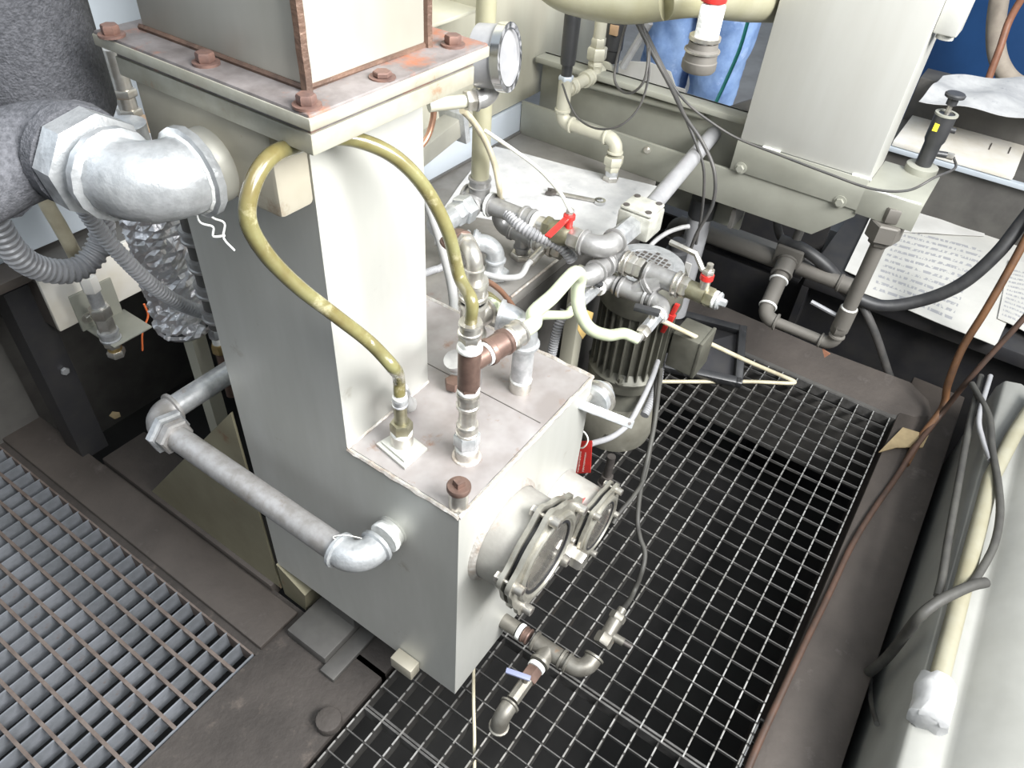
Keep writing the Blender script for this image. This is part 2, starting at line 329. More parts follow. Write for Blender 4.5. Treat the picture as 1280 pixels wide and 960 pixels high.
# floor plates at walking level, left open where the gratings lie
mb = MB()
mb.box((-1.2, .502, -.03), (.338, .722, 0)); mb.box((.338, .502, -.03), (.455, 1.36, 0)); mb.box((.338, 1.36, -.03), (.445, 2.6, 0))
mb.box((.445, .502, -.03), (.56, .60, 0))
struct(mb, 'trim_6', FLOORM)
mb = MB().box((.35, .72, .0), (.444, 2.6, .012)); struct(mb, 'trim_1', BEAMM, .003)          # brown strip beside the left grating
mb = MB().box((.449, .80, -.02), (.56, 1.36, .02)); struct(mb, 'trim_2', BEAMM, .003)
# ------------------------------------------------------------------ gratings (every bar is a part)
def grating(x0, x1, y0, y1, pitch_x, pitch_y, bar_t, bar_h, rod_r, mb_, mr_, label, serr=True):
    root = thing('floor_grating', ((x0+x1)/2, (y0+y1)/2, 0), label, 'grating', None); L_ = x1-x0
    n = int(round((y1-y0)/pitch_y)); proto = None
    for i in range(n+1):
        y = y0 + (y1-y0)*i/n
        if proto is None:
            mb = MB(); step = .0115; k = max(2, int(L_/step)); vs_ = []; fs = []
            for j in range(k+1):
                x = x0+L_*j/k; zt = (0 if j % 2 else -.004) if serr else 0
                vs_ += [V((x, y-bar_t/2, -bar_h)), V((x, y-bar_t/2, zt)), V((x, y+bar_t/2, zt)), V((x, y+bar_t/2, -bar_h))]
            if not serr: vs_ = vs_[:4]+vs_[-4:]; k = 1
            for j in range(k):
                a = j*4
                fs += [(a, a+4, a+5, a+1), (a+1, a+5, a+6, a+2), (a+2, a+6, a+7, a+3), (a+3, a+7, a+4, a)]
            fs += [(0, 1, 2, 3), (4*k+3, 4*k+2, 4*k+1, 4*k)]
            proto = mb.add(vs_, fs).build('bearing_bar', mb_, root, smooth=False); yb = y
            if serr:
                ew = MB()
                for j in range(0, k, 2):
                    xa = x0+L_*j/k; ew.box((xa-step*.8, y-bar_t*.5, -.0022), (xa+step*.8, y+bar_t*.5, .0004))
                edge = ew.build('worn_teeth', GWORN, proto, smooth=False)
        else:
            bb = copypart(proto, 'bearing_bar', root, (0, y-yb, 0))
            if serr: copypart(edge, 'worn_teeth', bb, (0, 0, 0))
    n = int(round((x1-x0)/pitch_x)); pr_ = None
    for i in range(1, n):
        x = x0+(x1-x0)*i/n
        if pr_ is None: pr_ = MB().box((x-rod_r, y0, -.010), (x+rod_r, y1, -.003 if serr else .001)).build('cross_rod', mr_, root, smooth=False); xb = x
        else: copypart(pr_, 'cross_rod', root, (x-xb, 0, 0))
    for xx in (x0, x1): MB().box((xx-.002, y0, -bar_h), (xx+.002, y1, -.001)).build('end_bar', mr_, root, smooth=False)
    return root
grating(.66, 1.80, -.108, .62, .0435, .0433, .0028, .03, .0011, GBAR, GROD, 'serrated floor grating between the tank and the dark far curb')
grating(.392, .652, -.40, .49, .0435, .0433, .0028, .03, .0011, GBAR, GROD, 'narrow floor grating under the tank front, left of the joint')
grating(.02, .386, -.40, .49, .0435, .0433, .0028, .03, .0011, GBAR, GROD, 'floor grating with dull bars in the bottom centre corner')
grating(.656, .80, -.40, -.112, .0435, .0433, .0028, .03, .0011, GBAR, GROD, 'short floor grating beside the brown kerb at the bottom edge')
grating(-.35, .336, .727, 1.95, .0425, .0376, .003, .043, .0032, GLEFT, GLROD, 'rusty grey floor grating in the lower left corner', serr=False)
tag(MB().cyl(pz(412, 905, .0), pz(412, 905, .0)+V((0, 0, .022)), .023, n=18).build('floor_stud', FLOORM, None, .003), 'round dark stud on the floor plate edge beside the grating', 'stud')
# ------------------------------------------------------------------ kerb round the pit, right
mb = MB(); mb.box((.30, -.262, -.3), (2.02, -.122, .004)); struct(mb, 'trim_3', BEAMM, .004)
mb = MB(); mb.prism([V((1.802, .75, -.3)), V((1.802, .75, .0)), V((1.802, -.17, .0)), V((1.802, -.17, -.3))], (.03, 0, 0))
struct(mb, 'trim_4', SHADE)
# raised beam with its grimy face behind the far end of the grating
mb = MB(); P = [V((1.815, .80, .0)), V((1.815, -.10, .0)), V((1.83, -.165, .0)), V((1.87, -.21, .0)), V((2.0, -.235, .0)), px(1172, 512, 1.94), px(1138, 478, 1.93), px(1037, 440, 1.93), px(880, 372, 1.93)]
mb.add(P, [(0, 1, 7, 8), (1, 2, 6, 7), (2, 3, 6), (3, 4, 5, 6)]); mb.add([p+V((.1, 0, -.12)) for p in P], [(8, 7, 1, 0)])
struct(mb, 'trim_5', BEAMM)
# dark recessed pan behind the motor, standing against the beam
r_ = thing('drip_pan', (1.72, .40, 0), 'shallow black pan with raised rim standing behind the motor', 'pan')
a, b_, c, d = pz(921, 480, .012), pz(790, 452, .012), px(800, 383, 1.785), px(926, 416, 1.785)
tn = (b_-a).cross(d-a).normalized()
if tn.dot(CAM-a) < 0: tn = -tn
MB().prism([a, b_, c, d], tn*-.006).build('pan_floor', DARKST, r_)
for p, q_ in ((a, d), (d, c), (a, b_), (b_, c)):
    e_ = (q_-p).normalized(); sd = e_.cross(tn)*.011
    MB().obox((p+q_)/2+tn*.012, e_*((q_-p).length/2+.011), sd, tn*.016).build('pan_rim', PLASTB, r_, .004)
# torn card by the grating corner
mb = MB(); mb.prism([pz(1098, 566, .012), pz(1128, 535, .012), pz(1160, 545, .03), pz(1153, 560, .012), pz(1120, 560, .012)], (0, 0, .003))
mb.build('torn_card', CARD, None, label='torn brown card scrap at the far right corner of the grating', cat='card')

# ================================================================== MAIN TANK
TX, TX1, TY, TY1, TZ0, TZ = .458, .795, .34, .768, .117, .60
CX1, CY = .628, .53
tank = thing('steel_tank', (.6, .5, 0), 'tall dull stainless tank with boxy foot and square column in the middle', 'tank')
MB().box((TX, TY, TZ0), (TX1, TY1, TZ)).box((TX, CY, TZ), (CX1, TY1, 1.056)).build('tank_body', STEEL, tank)
MB().box((CX1+.001, TY+.004, TZ), (TX1-.004, TY1-.004, TZ+.0015)).box((TX+.004, TY+.004, TZ), (CX1+.001, CY-.001, TZ+.0015)).build('top_plate', TOPST, tank)
MB().box((.413, .5295, .968), (.4579, .725, 1.06)).build('nozzle_block', NOZ, tank, .006)
def wob(p, q, n, a): return [p.lerp(q, i/n)+V((random.uniform(-a, a), random.uniform(-a, a), random.uniform(-a, a))) for i in range(n+1)]
for p, q_ in ((V((TX, CY, TZ)), V((TX, TY, TZ))), (V((TX, TY, TZ)), V((TX1, TY, TZ))), (V((TX1, TY, TZ)), V((TX1, TY1, TZ)))):
    MB().tube(wob(p, q_, 26, .0006), [random.uniform(.0025, .0042) for _ in range(27)], 6).build('weld_seam', WELD, tank)
for p, q_ in ((V((TX, CY, TZ)), V((CX1, CY, TZ))), (V((CX1, CY, TZ)), V((CX1, TY1, TZ)))):
    MB().tube(wob(p+V((0, 0, .002)), q_+V((0, 0, .002)), 20, .0005), .003, 6).build('weld_seam', WELD, tank)
MB().box((.660, TY+.01, TZ+.0014), (.6612, TY1-.1, TZ+.0022)).build('plate_seam', DARKI, tank)
p = px(510, 828, .452); MB().box((.434, p.y-.022, p.z-.012), (TX-.0005, p.y+.024, p.z+.018)).build('locating_lug', NOZ, tank, .002)
MB().prism([V((.458, 1.19, .02)), V((.458, .79, .51)), V((.458, .785, .118)), V((.458, .78, .02))], (.004, 0, 0)).build('gusset_plate', OLIVE, tank)
MB().prism([V((.46, .775, .002)), V((.46, .715, .0)), V((.455, .70, .075)), V((.455, .77, .117))], (.04, 0, 0)).build('foot_bracket', OLIVE, tank)
MB().box((.40, .60, .001), (.55, .70, .028)).build('foot_pad', SHADE, tank, .003)
MB().box((.385, .565, .0005), (.56, .60, .012)).build('foot_pad', SHADE, tank, .002)
MB().box((.48, .60, .028), (.60, .66, TZ0)).build('foot_block', SHADE, tank)

# ------------------------------------------------------------------ upper duct with rusty bolted flange
ZT = 1.10
c0, c1, c2 = pz(386, 144, ZT), pz(602, 51, ZT), pz(109, 39, ZT)
fx0, fy0, fx1, fy1 = c0.x, c0.y, c1.x, c2.y
duct = thing('upper_duct', ((fx0+fx1)/2, (fy0+fy1)/2, 1.055), 'weathered square steel duct with rusty bolted flange on top of the column', 'duct')
MB().box((fx0+.012, fy0+.014, 1.0765), (fx1-.006, fy1-.01, 1.0865)).build('gasket', RUST, duct)
MB().box((fx0, fy0, 1.0865), (fx1, fy1, ZT)).build('top_flange', RUST, duct, .002)
MB().box((fx0+.010, fy0+.012, 1.057), (fx1-.006, fy1-.008, 1.0763)).build('lower_flange', FLEDGE, duct, .002)
MB().box((fx0-.0012, fy0-.0012, 1.0862), (fx1+.0012, fy1+.0012, 1.0972)).build('flange_edge', FLEDGE, duct, .0015)
d0, d1, d2 = pz(384, 114, ZT), pz(529, 56, ZT), pz(176, 36, ZT)
MB().box((d0.x, d0.y, ZT), (d1.x, d2.y, 1.62)).build('duct_wall', DUCT, duct, .006)
MB().tube([V((d0.x, d2.y, ZT+.002)), V((d0.x, d0.y, ZT+.002)), V((d1.x, d0.y, ZT+.002)), V((d1.x, d2.y, ZT+.002))], .0032, 6).build('weld_bead', BURN, duct)
for (x, y) in ((d0.x, d0.y), (d1.x, d0.y)): MB().tube(wob(V((x, y, ZT)), V((x, y, 1.62)), 30, .0004), .0055, 6).build('weld_bead', BURN, duct)
for k, (u, v) in enumerate(((258, 80), (384, 133), (478, 97), (566, 57), (140, 45))):
    p = pz(u, v, ZT); b = hexbolt(duct, p, Z, .0085, .0105 if k != 2 else .006)

# ------------------------------------------------------------------ sight glasses
def sight_glass(c, r, yf, label, nb=5, rot=.35):
    root = thing('sight_glass', c, label, 'sight glass')
    L_ = TY-yf-r*.16
    MB().lathe(V((c.x, TY-.0004, c.z)), -Y, [(0, r*.98), (.004, r*.93), (L_, r*.90), (L_, r*.74), (.001, r*.74)], 40, closed=True).build('nozzle', NOZZ, root)
    if r > .07: MB().lathe(V((c.x, TY, c.z)), -Y, [(0, r*1.04), (.004, r*1.02), (.008, r*.94), (0, r*.9)], 40, closed=True).build('weld_ring', WELD, root)
    MB().lathe(V((c.x, TY-.001, c.z)), -Y, [(0, r*.74), (.002, r*.74)], 30).build('tank_opening', INNER, root)
    def lobed(y0, y1, rin, ro, nm):
        n = 100; vs_ = []; fs = []
        for yy in (y0, y1):
            for k in range(n):
                th = 2*math.pi*k/n; lo = max(0, math.cos(nb*(th-rot)/2+ (0)))**2 if False else max(0., math.cos(((th-rot+math.pi/nb) % (2*math.pi/nb)-math.pi/nb)*nb*.5))**8
                R = ro*(.855+.145*lo); vs_.append(V((c.x+R*math.cos(th), yy, c.z+R*math.sin(th))))
            for k in range(n):
                th = 2*math.pi*k/n; vs_.append(V((c.x+rin*math.cos(th), yy, c.z+rin*math.sin(th))))
        for k in range(n):
            k2 = (k+1) % n
            fs += [(k, k2, n+k2, n+k)[::-1], (2*n+k, 2*n+k2, 3*n+k2, 3*n+k), (k, 2*n+k, 2*n+k2, k2)[::-1], (n+k, n+k2, 3*n+k2, 3*n+k)[::-1]]
        return MB().add(vs_, fs).build(nm, NICKD, root)
    t = r*.13
    lobed(yf+t*1.9, yf+t*1.25, r*.74, r*1.22, 'rear_flange'); lobed(yf+t*.5, yf-t*.2, r*.72, r*1.24, 'front_flange')
    MB().ring(V((c.x, yf+t*1.3, c.z)), -Y, r*.74, r*.95, t*.85, 40).build('gasket', GASK, root)
    MB().lathe(V((c.x, yf-t*.2, c.z)), -Y, [(0, r*.72), (0, r*.90), (t*.35, r*.90), (t*.6, r*.86), (t*.6, r*.79), (t*.3, r*.76), (t*.3, r*.72)], 44, closed=True).build('clamp_ring', NICKD, root)
    MB().ring(V((c.x, yf-t*.3, c.z)), -Y, r*.68, r*.735, t*.25, 40).build('inner_seal', GASK, root)
    MB().lathe(V((c.x, yf, c.z)), -Y, [(0, r*.72), (.003, r*.72)], 36).build('glass_pane', GLASS, root)
    for k in range(nb):
        th = rot+2*math.pi*k/nb; p = V((c.x+r*1.06*math.cos(th), yf-t*.2, c.z+r*1.06*math.sin(th)))
        bo = MB().cyl(p, p-Y*r*.17, r*.095, n=14).build('socket_bolt', NICK, root)
        MB().cyl(p-Y*r*.17, p-Y*r*.175, r*.055, n=6).build('hex_socket', DARKI, bo)
        MB().cyl(p+Y*t*2.0, p, r*.045, n=8).build('shank', NICK, bo); MB().hexn(p+Y*t*2.9, p+Y*t*2.1, r*.11).build('hex_nut', BRASSG if k == 3 else NICK, bo)
    return root
sight_glass(V((.565, .34, .463)), .081, .265, 'larger round sight glass with bolted double flange on the tank front')
sight_glass(V((.733, .34, .362)), .062, .257, 'smaller round sight glass behind the larger one near the tank corner', nb=5, rot=.8)
# capped pipe stub between them
r_ = thing('capped_stub', (.655, .34, .36), 'pipe stub with large hex cap between the two sight glasses', 'pipe fitting')
p = V((.655, .3395, .362)); e_ = al(p, 'y', 694, 705); g_ = al(p, 'y', 708, 711); h_ = al(p, 'y', 722, 718)
pipe(r_, p, e_, .0155, NICK); nut(r_, e_+Y*.02, g_, .019, NICK, 'collar'); nut(r_, g_, h_, .017, NICK, 'hex_cap')
hexbolt(r_, e_+V((.012, .0, .018)), -Y, .006, .012, NICK, name='bolt'); hexbolt(r_, e_+V((-.006, .0, -.022)), -Y, .006, .014, NICK, name='bolt')

# ================================================================== PIPES ON THE LEFT OF THE TANK
# long galvanised pipe round the corner of the tank
s = V((TX, .455, .483)); rr = .0195
r_ = thing('corner_pipe', s, 'long galvanised pipe with two elbows running along the left tank face', 'pipe')
k1 = al(s, 'x', 440, 680)-X*.012; k2 = al(k1, 'y', 203, 512); k3 = al(k2, 'x', 300, 444)
sock(r_, s, s-X*.012, rr*1.15, STEEL, 'socket'); tape(r_, s-X*.0165, X, rr*1.28, .009)
elbow(r_, k1, X, Y, rr, GALVB, R=.029)
pipe(r_, k1+Y*.03, k2-Y*.03, rr, GALVD); tape(r_, k1+Y*.038, Y, rr*1.12)
nut(r_, k2-Y*.062, k2-Y*.045, rr*1.5, GALVD, 'union_nut'); nut(r_, k2-Y*.045, k2-Y*.03, rr*1.85, GALV, 'union_nut')
elbow(r_, k2, -Y, X, rr, GALVD, R=.03); pipe(r_, k2+X*.03, k3+X*.12, rr, GALV)
hose('hemp_strand', [k1+Y*.035+Z*.022+V(o) for o in ((0, 0, 0), (-.004, .004, .01), (.006, -.006, .012), (.016, -.014, .004), (.024, -.02, -.004))], .0006, WHITEH, parent=r_)
# big galvanised elbow into the nozzle block
R0 = .034; s = px(266, 205, .413)
r_ = thing('large_elbow', s, 'large bright galvanised elbow with hex union below the rusty flange', 'pipe elbow')
kk = V((s.x-.074, s.y, s.z))
MB().lathe(s, -X, [(0, R0*1.12), (.012, R0*1.1), (.016, R0*1.02), (.03, R0*1.02)], 28).build('weld_neck', DUCT, r_)
tape(r_, s-X*.028, X, R0*1.2, .010)
elbow(r_, kk, X, Y, R0*.98, GALVB, R=.040)
pipe(r_, kk+Y*.05, kk+Y*.095, R0*1.0, GALVB, 'nipple')
MB().lathe(kk+Y*.066, Y, [(0, R0*1.25), (.004, R0*1.52), (.03, R0*1.52), (.034, R0*1.42)], 8, phase=.2).build('union_nut', GALVB, r_)
MB().lathe(kk+Y*.100, Y, [(0, R0*1.5), (.014, R0*1.55), (.02, R0*1.3)], 20).build('foam_collar', FOAM, r_)
hose('hemp_strand', [s-X*.03+Z*-.036, s+V((-.032, -.004, -.050)), s+V((-.024, -.012, -.056)), s+V((-.026, -.012, -.066)), s+V((-.014, -.014, -.070))], .0012, TAPE, parent=r_)
hose('hemp_strand', [s-X*.024+Z*-.036, s+V((-.018, -.006, -.05)), s+V((-.010, -.012, -.058)), s+V((-.016, -.014, -.072)), s+V((-.008, -.016, -.090))], .0012, TAPE, parent=r_)
# black foam-insulated pipe
e1 = kk+Y*.108
r_ = thing('insulated_pipe', e1, 'black foam-jacketed pipe bending down at the top left corner', 'pipe')
vx = py(46, 90, .86)
MB().lathe(V((vx.x, .88, py(50, 172, .88).z)), Z, [(0, .045), (.008, .066), (.03, .078), (.6, .080)], 28).build('foam_sleeve', FOAM, r_)
MB().tube(spline([e1, e1+Y*.03, e1+V((-.035, .05, -.004)), e1+V((-.10, .05, -.012)), e1+V((-.22, .05, -.03))]), .046, 18).build('foam_bend', FOAM, r_)
MB().tube([V((vx.x, .88, py(50, 150, .88).z)), e1+V((-.07, .05, -.02))], .04, 14).build('foam_tee', FOAM, r_)
# foil-wrapped vertical pipe behind
f0, f1 = py(192, 232, 1.0), py(230, 408, 1.0)
r_ = thing('foil_wrapped_pipe', (f1.x, 1.0, f1.z), 'thick vertical pipe wrapped in crinkled silver foil behind the tank', 'pipe')
n = 44; prof = []
for i in range(n+1): prof.append((i/n*.32, .047+random.uniform(-.002, .002)))
fm = MB().lathe(V((f1.x+.004, 1.0, f1.z+.005)), Z, prof, 38)
for q_ in fm.v: q_ += V((random.uniform(-1, 1), random.uniform(-1, 1), .3*random.uniform(-1, 1)))*.0034
fm.build('foil_wrap', FOIL, r_, smooth=False)
MB().lathe(V((f1.x+.004, 1.0, f1.z+.012)), Z, [(0, .0475), (.008, .0475)], 26).build('black_strap', RUBBER, r_)
MB().lathe(V((f1.x+.004, 1.0, f1.z-.004)), Z, [(0, .042), (.008, .048)], 26).build('foil_edge', FOIL, r_)
MB().cyl(V((f1.x, 1.0, f1.z+.3)), V((f1.x, 1.0, f1.z+.36)), .03, n=18).build('pipe', GALV, r_)
pr_ = py(250, 470, 1.0)
r_ = thing('support_post', (pr_.x, 1.0, 0), 'pale upright post below the foil-wrapped pipe', 'post')
p = py(247, 430, 1.01); MB().box((p.x-.014, 1.0, .0), (p.x+.014, 1.03, f1.z-.008)).build('post', PALE, r_)
r_ = thing('small_pipe_fittings', (pr_.x+.05, .99, .3), 'stack of small pipe nuts beside the pale post behind the column', 'pipe fitting')
p = py(268, 410, .97); q2 = py(276, 470, .97)
dn = V((0, 0, -1)); b0 = p
nut(r_, b0, b0+dn*.02, .013, GALV); pipe(r_, b0+dn*.02, b0+dn*.034, .010, TAPE, 'thread_tape'); nut(r_, b0+dn*.034, b0+dn*.055, .014, BRASS, 'coupling'); pipe(r_, b0+dn*.055, b0+dn*.16, .010, BROWN)
# ribbed grey pipe just visible beside the column
P_, Q_ = py(232, 262, .84), py(262, 380, .84)
r_ = thing('clamped_pipe', (P_.x, .84, Q_.z), 'dark vertical pipe with collars squeezed behind the column edge', 'pipe')
t_ = V((P_.x+.008, .84, P_.z)); pipe(r_, t_, t_-Z*.20, .018, SHADE)
for k in range(4): sock(r_, t_-Z*(.03+.045*k), t_-Z*(.05+.045*k), .022, MALL, 'collar')
# orange-primed pipe with fitting seen above the elbow
c_ = py(168, 160, 1.1)
r_ = thing('primed_pipe', (c_.x, 1.1, c_.z-.1), 'orange primed pipe stub with screw nipple under the flange corner', 'pipe')
MB().lathe(c_-Z*.09, Z, [(0, .036), (.095, .036), (.1, .030)], 22).build('sleeve', COPPERP, r_)
pipe(r_, c_+Z*.008, c_+Z*.12, .014, NICK, 'nipple')
for k in range(2): nut(r_, c_+Z*(.02+.03*k), c_+Z*(.032+.03*k), .019, NICK)
# ------------------------------------------------------------------ machine frame at the far left
r_ = thing('support_beam', (.6, 1.4, 0), 'off-white support beam on a black angle post at the left edge', 'beam')
MB().box((.475, 1.35, .38), (1.2, 1.362, .50)).build('face_plate', WHITEP, r_, .002)
MB().box((.475, 1.362, .488), (1.2, 1.55, .50)).build('top_plate', SHADE, r_, .002)
MB().box((.475, 1.362, .38), (.479, 1.55, .488)).build('end_plate', BEAMM, r_)
lg = MB().box((.428, 1.405, .0), (.490, 1.412, .47)).box((.428, 1.412, .0), (.436, 1.47, .47)).build('angle_post', DARKST, r_)
p = py(80, 463, 1.404); hexbolt(lg, p, -Y, .009, .008, GALV, washer=False)
r_ = thing('cladding_cabinet', (.9, 1.6, .5), 'pale blue-grey machine cladding behind the conduits at the left', 'cabinet')
MB().box((-.6, 1.42, .52), (1.25, 1.9, 1.9)).build('cladding', BLUEG, r_, .004)
MB().box((-.6, 1.36, .50), (.47, 1.45, .52)).build('bottom_ledge', BEAMM, r_, .002)
mb = MB(); mb.box((-.6, 1.60, -.3), (.44, 1.62, .50)); mb.box((.44, 2.1, -.6), (1.4, 2.12, .52)); mb.box((1.2, 1.1, -.6), (1.22, 2.1, .5)); struct(mb, 'added_recess_panels', SHADE)  # dark wall panels added behind the machine to keep the recess black
# ribbed conduits
P_, R_ = ribbed([(-60, 190, 'y', 1.15), (-12, 268, 'y', 1.16), (18, 315, 'y', 1.17), (52, 336, 'y', 1.18), (92, 338, 'y', 1.18), (118, 318, 'y', 1.18), (128, 290, 'y', 1.18), (122, 262, 'y', 1.17), (108, 225, 'y', 1.15)], .0215, .011)
MB().tube(P_, R_, 14).build('corrugated_conduit', CONDUIT, None, label='thick grey corrugated conduit looping down at the left edge', cat='conduit')
P_, R_ = ribbed([(62, 190, 'y', .93), (88, 232, 'y', .93), (120, 282, 'y', .93), (160, 328, 'y', .92), (200, 364, 'y', .92), (238, 385, 'y', .93), (285, 398, 'y', .96)], .0115, .0062)
MB().tube(P_, R_, 12).build('corrugated_conduit', CONDUIT, None, label='thinner grey corrugated conduit slanting across the foil-wrapped pipe', cat='conduit')
hose('cream_cable', [(38, 205, 'y', 1.25), (56, 250, 'y', 1.25), (76, 285, 'y', 1.25), (92, 315, 'y', 1.26), (104, 340, 'y', 1.34)], .0125, CREAMH, 'cream hose hanging between the two corrugated conduits', 'hose')
# bulkhead bracket with coupling
b_ = py(110, 400, 1.348)
r_ = thing('hose_bulkhead', (b_.x, 1.34, b_.z-.05), 'small angle bracket with threaded hose coupling on the off-white beam', 'bracket')
p0, p1 = py(88, 372, 1.349), py(102, 414, 1.349); p2, p3 = py(128, 360, 1.349), py(148, 395, 1.349)
MB().box((p0.x-.004, 1.344, p1.z), (p3.x+.01, 1.3495, p0.z+.004)).build('back_plate', PLATE, r_, .001)
MB().box((p0.x+.004, 1.255, p1.z-.003), (p3.x+.016, 1.3495, p1.z+.001)).build('shelf', PLATE, r_, .001)
hexbolt(r_, py(110, 397, 1.344), -Y, .009, .008, NICK)
c_ = pz(139, 424, p1.z); vt = lambda v: al(c_, 'z', 0.238*(424-v)*-1+139, v)
t_ = lambda v: al(c_, 'z', 139-(424-v)*.30, v)
sock(r_, c_, t_(412), .019, GALV, 'lock_nut'); nut(r_, t_(412), t_(395), .018, NICK, 'coupling'); nut(r_, t_(395), t_(382), .021, NICK); pipe(r_, t_(382), t_(362), .013, GALV, 'nipple'); nut(r_, t_(362), t_(343), .017, WHITEP, 'hose_nut')
nut(r_, c_-Z*.004, c_-Z*.018, .017, NICK); pipe(r_, c_-Z*.018, c_-Z*.028, .014, BRASS, 'thread'); nut(r_, c_-Z*.026, c_-Z*.042, .018, NICK, 'end_cap')
hose('orange_wire', [(180, 380, 'y', 1.3), (185, 395, 'y', 1.3), (178, 415, 'y', 1.3), (178, 438, 'y', 1.3)], .0022, ORANGE, 'thin orange wire dangling in the dark recess left', 'wire')
for (u, v) in ((146, 524), (86, 541)):
    p = pz(u, v, -.0); MB().prism([p+V((.012*math.cos(t*1.3), .016*math.sin(t*1.3), .013)) for t in range(5)], (0, 0, .002)).build('leaf_scrap', CARD, None, label='dry pale scrap on the dark floor '+('inside the recess' if u > 100 else 'beside the black post'), cat='litter')

# ================================================================== FITTINGS ON THE TANK TOP
T0 = TZ+.0015
# hose socket near the column
b0 = pz(503, 558, T0); up = lambda v: al(b0, 'z', 503-(558-v)*.02, v)
r_ = thing('hose_socket', b0, 'socket with square base pad and dark hex nut on the tank top', 'pipe fitting')
pd = [pz(u, v, T0) for u, v in ((470, 557), (506, 588), (535, 563), (503, 538))]
MB().prism(pd, (0, 0, .005)).build('base_pad', STEEL, r_, .0015)
MB().prism([b0+(p-b0)*.8+Z*.005 for p in pd], (0, 0, .004)).build('base_pad', STEEL, r_, .001)
pipe(r_, b0+Z*.009, up(541), .0155, NICK, 'socket'); tape(r_, up(540), Z, .0145, .007); nut(r_, up(539), up(527), .0155, BRASSG, 'hex_nut')
pipe(r_, up(527), up(505), .0088, BRASSG, 'nipple'); sock(r_, up(506), up(498), .0098, GALV, 'compression_nut')
q_ = up(508); sock(r_, q_, q_+V((.018, .012, .004)), .0095, MALL, 'side_plug'); tape(r_, up(496), Z, .0098, .004)
H1A = up(490)
# main stack with tee
b0 = pz(583, 570, T0); up2 = lambda v: al(b0, 'z', 583-(570-v)*.027, v)
r_ = thing('pipe_stack', b0, 'tall pipe stack with brown side barrel on the tank top', 'pipe fitting')
MB().lathe(b0, Z, [(0, .0205), (.002, .0195), (.003, .016)], 20).build('weld_ring', WELD, r_)
pipe(r_, b0, up2(560), .0165, NICK, 'socket'); tape(r_, up2(558), Z, .0158, .007); nut(r_, up2(556), up2(541), .018, GALVB)
sock(r_, up2(541), up2(529), .0138, NICK); pipe(r_, up2(529), up2(508), .0118, NICK, 'nipple'); sock(r_, up2(508), up2(490), .0142, NICK); tape(r_, up2(487), Z, .0145, .006)
nut(r_, up2(486), up2(480), .0142, BROWN)
tc_ = up2(455); bd = V((1, -.14, 0)).normalized()
MB().cyl(up2(480), up2(436), .0142, n=18).cyl(tc_, tc_+bd*.03, .0132, n=16).build('tee', BROWN, r_)
tape(r_, up2(434), Z, .0158, .006); tape(r_, tc_+bd*.028, bd, .0155, .005)
sock(r_, tc_+bd*.03, tc_+bd*.066, .0165, BROWN, 'barrel'); tape(r_, tc_+bd*.069, bd, .0145, .006); sock(r_, tc_+bd*.072, tc_+bd*.092, .0165, NICK, 'hose_clamp')
tape(r_, up2(428), Z, .0132, .010); nut(r_, up2(426), up2(417), .0138, NICK); sock(r_, up2(416), up2(402), .0132, NICK, 'compression_nut')
H1B = up2(402); H2A = tc_+bd*.088
hose('amber_hose', [H1A-Z*.004, H1A+Z*.025, (492, 460, 'y', .425), (462, 428, 'y', .455), (420, 395, 'y', .475), (372, 358, 'y', .485), (333, 318, 'y', .488), (310, 275, 'y', .49), (316, 230, 'y', .492), (338, 196, 'y', .497), (372, 181, 'y', .505), (410, 172, 'y', .508), (450, 176, 'y', .495), (495, 197, 'y', .475), (532, 236, 'y', .455), (560, 290, 'y', .435), (574, 345, 'y', .425), H1B+Z*.03, H1B], .0078, AMBER, 'long yellowed hose looping from the square-pad socket up past the column', 'hose', k=10, n=12)
# rear fitting stack with small elbow
b0 = pz(588, 478, T0); up3 = lambda v: al(b0, 'z', 588+(478-v)*.09, v)
r_ = thing('rear_pipe_stack', b0, 'second pipe stack with small bright elbow behind the brown barrel', 'pipe fitting')
pipe(r_, b0, up3(440), .017, MALL, 'socket'); nut(r_, up3(440), up3(425), .021, GALV)
tee(r_, up3(398), Z, V((1, -.2, 0)), .0155, NICK, .03); sock(r_, up3(372), up3(350), .019, NICK); tape(r_, up3(371), Z, .0195)
pipe(r_, up3(350), up3(335), .013, NICK, 'nipple')
e_ = up3(318); ed = V((.5, 1, 0)).normalized(); elbow(r_, e_, -Z, ed, .0105, NICK, R=.018); nut(r_, e_+ed*.022, e_+ed*.036, .0145, NICK); elbow(r_, e_+ed*.055, -ed, V((-.3, .4, -1)), .011, BROWN, R=.016)
q_ = al(b0, 'z', 575, 440)+V((-.028, .01, 0)); sock(r_, q_, q_-Z*.02+V((.01, 0, 0)), .015, MALL, 'side_plug'); q_ = q_-Z*.04; nut(r_, q_, q_-Z*.014, .014, BROWN)
H3A = up3(390)+V((.03, -.012, 0))
# thick elbow with its own socket
b0 = pz(650, 486, T0); up4 = lambda v: al(b0, 'z', 650-(486-v)*.03, v)
r_ = thing('thick_elbow', b0, 'thick grey elbow rising from the tank top beside the brown barrel', 'pipe elbow')
pipe(r_, b0, up4(475), .0165, NICK, 'socket'); tape(r_, up4(473), Z, .0165, .006); pipe(r_, up4(472), up4(402)-Z*.030, .0158, GALV, 'nipple')
elbow(r_, up4(402), -Z, V((-.35, .93, .1)), .0165, GALV, R=.030)
